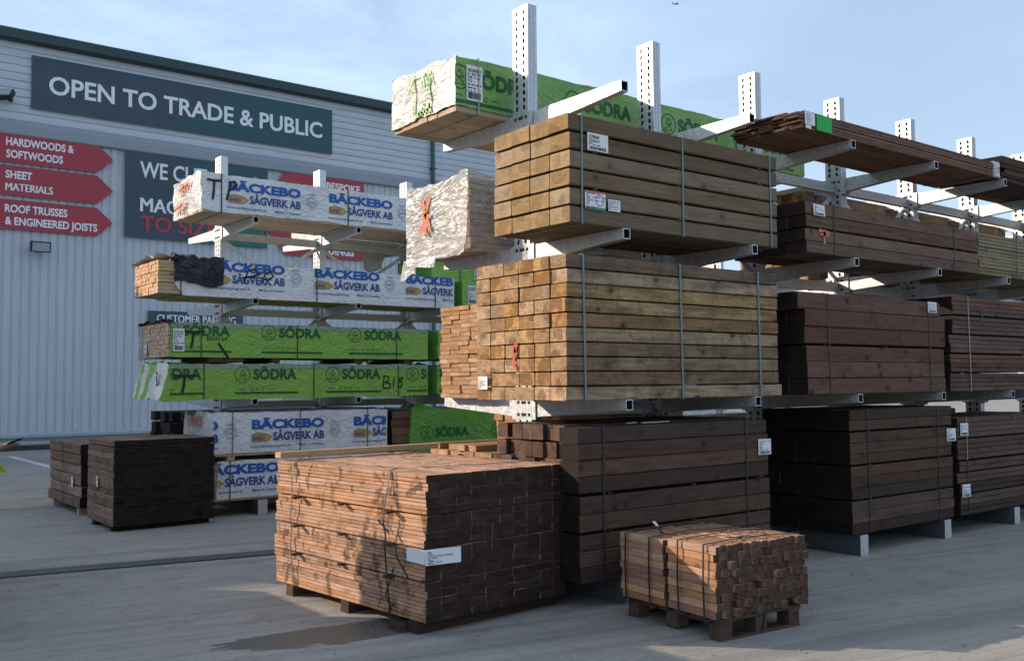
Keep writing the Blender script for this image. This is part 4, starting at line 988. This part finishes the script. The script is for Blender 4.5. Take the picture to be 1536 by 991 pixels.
# small pallet of pegs
t = B('peg_pallet', 'small pallet loaded with short brown pegs, half in sun', 'pallet load', (4.75, 4.0, 0), R(-4.5))
p = MB()
for y in (.0, .385, .77):
    for x in (0, .31, .62): MB().box(x, x+.10, y, y+.10, .018 if True else 0, .098).put('pallet_block', t, PALLET[0])
for y in (0, .385, .77): MB().box(-.005, .725, y+.002, y+.098, 0, .017).put('pallet_runner', t, PALLET[0])
for x in (.0, .31, .62): MB().box(x, x+.10, -.004, .875, .099, .117).put('pallet_stringer', t, PALLET[0])
for k in range(6): 
    y = -.006+k*.156; MB().box(-.008, .73, y, y+.10, .118, .136).put('deck_board', t, PALLET[0])
rg = random.Random(9)
def pegs(x0, y0, L, cols, rows, w, h, z0, sd, only=None):
    rg = random.Random(sd)
    for c in range(cols):
        cz = rg.uniform(-.006, .006); 
        for r in range(rows):
            if only and not only(r, c): continue
            point = rg.random() < .07
            k = ('peg', point, rg.randrange(2), L)
            if k not in CACHE:
                if point:
                    b = MB(); a, q = w/2-.001, h/2-.001; e = L/2
                    V = [(-e+.06, -a, -q), (-e+.06, a, -q), (-e+.06, a, q), (-e+.06, -a, q), (e, -a, -q), (e, a, -q), (e, a, q), (e, -a, q), (-e-.01, 0, 0)]
                    b.v = V; b.f = [(0, 1, 8), (1, 2, 8), (2, 3, 8), (3, 0, 8), (4, 7, 6, 5), (0, 4, 5, 1), (1, 5, 6, 2), (2, 6, 7, 3), (3, 7, 4, 0)]; b.m = [1]*5+[0]*4
                    CACHE[k] = b.mesh('peg', *PEG)
                else: CACHE[k] = board(L, w-.0025, h-.0025, PEG, 'plain', k[2])
            o = obj('peg', CACHE[k], t, (x0+(c+.5)*w+rg.uniform(-.002, .002), y0+L/2+rg.gauss(0, .011), z0+(r+.5)*h+cz), (rg.uniform(-.006, .006), 0, pi/2+rg.uniform(-.008, .008)))
pegs(-.045, -.005, .43, 16, 9, .0532, .0495, .138, 401)
pegs(-.06, .445, .43, 16, 9, .0532, .0475, .138, 402, lambda r, c: c in (0, 1, 15) or r == 8)
for y in (.07, .30, .56, .80):
    b = MB(); x0, x1, z0, z1 = -.066, .80, .11, .592
    if y > .43: x0 -= .012; z1 -= .015
    pts = [(x0, y, z0), (x0, y+.008, (z0+z1)/2), (x0, y, z1), (.3, y+.02, z1+.008), (x1, y-.01, z1), (x1, y, z0), (x0, y, z0)]
    for a, c in zip(pts, pts[1:]): b.bar(a, c, .013, .003, upv=(1, 0, 0) if abs(a[0]-c[0]) < .01 else (0, 0, 1))
    b.put('strap', t, STRAP_BLACK)
b = MB(); pts = [(.10, .62, .58), (.13, .70, .605), (.2, .86, .64), (.24, .95, .645)]
for a, c in zip(pts, pts[1:]): b.bar(a, c, .016, .003)
b.put('loose_strap_end', t, STRAP_BLACK); MB().bar((.14, .72, .615), (.18, .80, .632), .02, .006).put('strap_buckle', t, PAPER)
rg = random.Random(3)
for k in range(8):
    x, y = rg.uniform(.1, .6), rg.uniform(.05, .42); MB().bar((x, y, .596), (x+rg.uniform(-.2, .2), y+rg.uniform(-.12, .12), .60), .010, .003).put('loose_strap_end', t, STRAP_BLACK)
MB().bar((.36, -.03, .13), (.355, -.012, .02), .012, .003).put('loose_strap_end', t, STRAP_BLACK)
# dark stacks at left
t = B('dark_board_stack', 'large dark brown board stack on the ground at left, near the white packs', 'timber stack', (3.2, 11.24, 0), R(.3))
vbundle(t, 9, 14, .127, .0665, 1.02, PILEDARK, 'plain', 501, z0=.06, jx=.004, jy=.004, gaps=(2, 12), gap=.008)
for y in (.15, .85): MB().box(.02, 1.12, y-.05, y+.05, 0, .058).put('bearer', t, BLACKWOOD[0])
paper(t, -.016, .62, .46, .10, .12, (), 33, rot=(0, 0, -pi/2), bar=False)
b = MB(); rg = random.Random(12)
for k in range(9): 
    z0 = rg.uniform(.15, .9); y = rg.uniform(.15, 1.0); b.bar((-.012, y, z0), (-.014, y-.12, z0-.01), .006, .004)
b.bar((-.012, .25, .42), (-.03, .12, .47), .014, .005); b.put('splinter', t, PALE[0])
t = B('dark_sleeper_stack', 'smaller dark sleeper stack at far left behind the larger dark pile', 'timber stack', (3.30, 12.98, 0), R(0))
vbundle(t, 5, 6, .21, .128, 1.6, PILEDARK, 'plain', 511, z0=.09, jx=.03, jy=.006, gaps=(0, 1, 2, 3, 4), gap=.006)
for y in (.12, 1.4): MB().box(.0, 1.05, y-.04, y+.04, 0, .088).put('bearer', t, PALE[0])
paper(t, -.012, .42, .33, .12, .13, (), 35, rot=(0, 0, -pi/2), bar=False)
b = MB(); pts = [(-.02, .85, .85), (-.02, .84, .5), (-.05, .86, .42), (-.02, .83, .3), (-.015, .83, .1)]
for a, c in zip(pts, pts[1:]): b.bar(a, c, .014, .003, upv=(-1, 0, .1))
b.put('strap', t, STRAP_BLACK)
# unseen sleeper piles added left of view, placed to shade the yard
t = B('dark_sleeper_stack', 'tall pile of dark sleepers added out of view at left to shade the yard', 'timber stack', (-4.2, 6.9, 0), 0)
for k in range(2):
    for c in range(9):
        for r in range(9):
            obj('board', board(2.52, .2, .215, DARKBROWN, 'plain', (r+c) % 3), t, (1.28+k*2.55, .1+c*.202, .09+.1085+r*.218))
for x in (.4, 2.1, 3.0, 4.6): MB().box(x-.06, x+.06, 0, 1.8, 0, .088).put('bearer', t, BLACKWOOD[0])
t = B('dark_board_stack', 'low pile of dark boards added behind the tall sleeper pile, out of view, to shade the ground', 'timber stack', (-4.0, 8.95, 0), 0)  # second unseen pile, added to trim the sunlit ground patch
for r in range(7):
    for c in range(6): obj('board', board(4.7, .17, .2, DARKBROWN, 'plain', (r+c) % 3), t, (2.35, .09+c*.172, .09+.1+r*.202))
for x in (.4, 2.1, 4.3): MB().box(x-.06, x+.06, 0, 1.04, 0, .088).put('bearer', t, BLACKWOOD[0])
# ------------------------------------------------------------------ person at the left edge, looking at a phone
def skin(vs, es, rad, sub=2):
    me = bpy.data.meshes.new('skeleton'); me.from_pydata(vs, es, []); o = bpy.data.objects.new('skeleton', me); COL.objects.link(o)
    o.modifiers.new('s', 'SKIN'); 
    for i, r in enumerate(rad):
        d = me.skin_vertices[0].data[i]; d.radius = r if isinstance(r, tuple) else (r, r); d.use_root = (i == 0)
    m = o.modifiers.new('u', 'SUBSURF'); m.levels = sub; m.render_levels = sub
    dg = bpy.context.evaluated_depsgraph_get(); out = bpy.data.meshes.new_from_object(o.evaluated_get(dg))
    bpy.data.objects.remove(o); bpy.data.meshes.remove(me); out.polygons.foreach_set('use_smooth', [True]*len(out.polygons)); return out
SKINM = plain('skin', (.36, .20, .135), .55, var=.08); HAIR = plain('dark_hair', (.025, .018, .014), .7); TROUS = plain('dark_trousers', (.025, .028, .036), .85)
HIVIS = plain('yellow_hi_vis_cloth', (.50, .62, .02), .7, var=.12); BOOT = plain('work_boots', (.06, .04, .028), .7); SLEEVE = plain('brown_sleeve', (.075, .05, .04), .85); REFLECT = plain('grey_reflective_tape', (.5, .5, .5), .4)
t = B('person', 'person in yellow high visibility coat at left edge holding up a dark phone', 'person', (1.575, 9.81, 0), math.atan2(-.617, .787))
vs = [(0, 0, .95), (0, 0, 1.15), (0, 0, 1.33), (0, 0, 1.44), (.015, 0, 1.52), (.03, 0, 1.58), (.045, 0, 1.66), (.035, 0, 1.75),
      (0, -.17, 1.41), (.12, -.225, 1.13), (.335, -.17, 1.085), (.39, -.155, 1.095), (.43, -.145, 1.10),
      (0, .17, 1.41), (-.02, .23, 1.14), (.02, .25, .90), (.03, .25, .84), (.04, .245, .78),
      (0, -.095, .90), (.015, -.10, .50), (-.01, -.105, .09), (.14, -.11, .04), (0, .095, .90), (.03, .10, .50), (.03, .105, .09), (.18, .115, .04)]
es = [(0, 1), (1, 2), (2, 3), (3, 4), (4, 5), (5, 6), (6, 7), (3, 8), (8, 9), (9, 10), (10, 11), (11, 12), (3, 13), (13, 14), (14, 15), (15, 16), (16, 17), (0, 18), (18, 19), (19, 20), (20, 21), (0, 22), (22, 23), (23, 24), (24, 25)]
rad = [(.13, .10), (.13, .095), (.15, .105), (.10, .08), .055, .065, (.085, .10), (.055, .07), .055, .042, .028, (.036, .016), (.034, .013), .055, .042, .028, (.014, .036), (.012, .034), .085, .055, .042, (.038, .03), .085, .055, .042, (.038, .03)]
# fingers: four on the far side of the phone, thumb on the near side
def fing(base, pts, rr):
    n = len(vs); prev = base
    for i, p in enumerate(pts): vs.append(p); es.append((prev, n+i)); rad.append(rr*(1-.12*i)); prev = n+i
for k, (dy, dz, l) in enumerate(((-.028, .012, .92), (-.012, .018, 1.0), (.006, .017, .96), (.021, .010, .8))):
    y0 = -.145+dy*.9
    fing(12, [(.443, y0, 1.098+dz), (.443+.028*l, y0, 1.096+dz*.8), (.443+.046*l, y0+.001, 1.108+dz*.5), (.443+.05*l, y0+.002, 1.126)], .0088)
fing(11, [(.40, -.185, 1.110), (.42, -.192, 1.128), (.443, -.180, 1.142)], .0105)
for k, dy in enumerate((-.03, -.01, .01, .03)): fing(17, [(.045+.02*(k-1.5)*0, .24+.0, .755), (.05+dy*.6, .238, .735-.006*k), (.06+dy*.6, .232, .705-.006*k)], .0088)
body = obj('body', skin(vs, es, rad, 2), t); body.data.materials.append(SKINM)
b = MB()
for s in (-1, 1): b.cyl((.118, s*.033, 1.672), (.132, s*.033, 1.672), .012, .006, 8)
b.put('eye', t, HAIR); MB().bar((.128, 0, 1.67), (.150, 0, 1.632), .022, .02).put('nose', t, SKINM); MB().box(.118, .13, -.025, .025, 1.592, 1.603).put('mouth', t, plain('lips', (.28, .10, .08), .5))
for s in (-1, 1): MB().box(.02, .055, s*.088-.008, s*.088+.008, 1.63, 1.69).put('ear', t, SKINM)
h = skin([(.02, 0, 1.70), (.03, 0, 1.77), (-.03, 0, 1.68)], [(0, 1), (0, 2)], [(.098, .10), (.06, .07), (.085, .07)], 2); h.materials.append(HAIR); obj('hair', h, t)
cv = [(0, 0, .86), (0, 0, 1.12), (0, 0, 1.33), (0, 0, 1.44), (0, 0, 1.49), (0, -.175, 1.41), (.12, -.23, 1.13), (.25, -.20, 1.10), (0, .175, 1.41), (-.02, .235, 1.14), (.01, .25, .95)]
c = skin(cv, [(0, 1), (1, 2), (2, 3), (3, 4), (3, 5), (5, 6), (6, 7), (3, 8), (8, 9), (9, 10)], [(.19, .15), (.165, .125), (.175, .125), (.115, .09), .065, .07, .06, .05, .07, .06, .05], 2); c.materials.append(HIVIS); obj('coat', c, t)
c = skin([(.22, -.205, 1.105), (.33, -.172, 1.088)], [(0, 1)], [.047, .036], 2); c.materials.append(SLEEVE); obj('cuff', c, t)
b = MB()
for y, x1, zt in ((-.17, .33, 1.02), (-.12, .37, 1.0)):
    b.prism([(y, zt), (y+.03, .865), (y-.035, .862)], .14, .145); b.quad((.10, y, zt+.05), (x1-.12, y, zt), (x1, y-.02, .865), (.09, y-.03, .86)); b.quad((.10, y+.015, zt+.05), (x1-.12, y+.012, zt), (x1, y+.02, .865), (.09, y+.02, .86))
b.put('coat_hem', t, HIVIS)
c = skin([(0, 0, .95), (0, -.10, .86), (.015, -.10, .50), (-.01, -.105, .12), (0, .10, .86), (.03, .10, .50), (.03, .105, .12)], [(0, 1), (1, 2), (2, 3), (0, 4), (4, 5), (5, 6)], [(.15, .125), .10, .075, .065, .10, .075, .065], 2); c.materials.append(TROUS); obj('trousers', c, t)
for x, y in ((-.01, -.105), (.03, .105)):
    c = skin([(x-.02, y, .05), (x-.01, y, .16), (x+.15, y, .04)], [(0, 1), (0, 2)], [(.055, .05), .06, (.045, .035)], 2); c.materials.append(BOOT); obj('boot', c, t)
MB().cyl((0, 0, 1.02), (0, 0, 1.07), .20, .195, 20).put('reflective_band', t, REFLECT)
ph = thing('mobile_phone', 'dark phone held up in the hand at the left edge', 'phone', t.matrix_basis @ Vector((.45, -.145, 1.132)), math.atan2(-.617, .787))
MB().box(-.055, .075, -.036, .036, -.004, .005).put('phone_case', ph, INK_BLACK, rot=(0, R(-22), 0)); MB().box(-.052, .072, -.033, .033, .0055, .0062).put('phone_screen', ph, plain('phone_glass', (.02, .022, .025), .1), rot=(0, R(-22), 0))
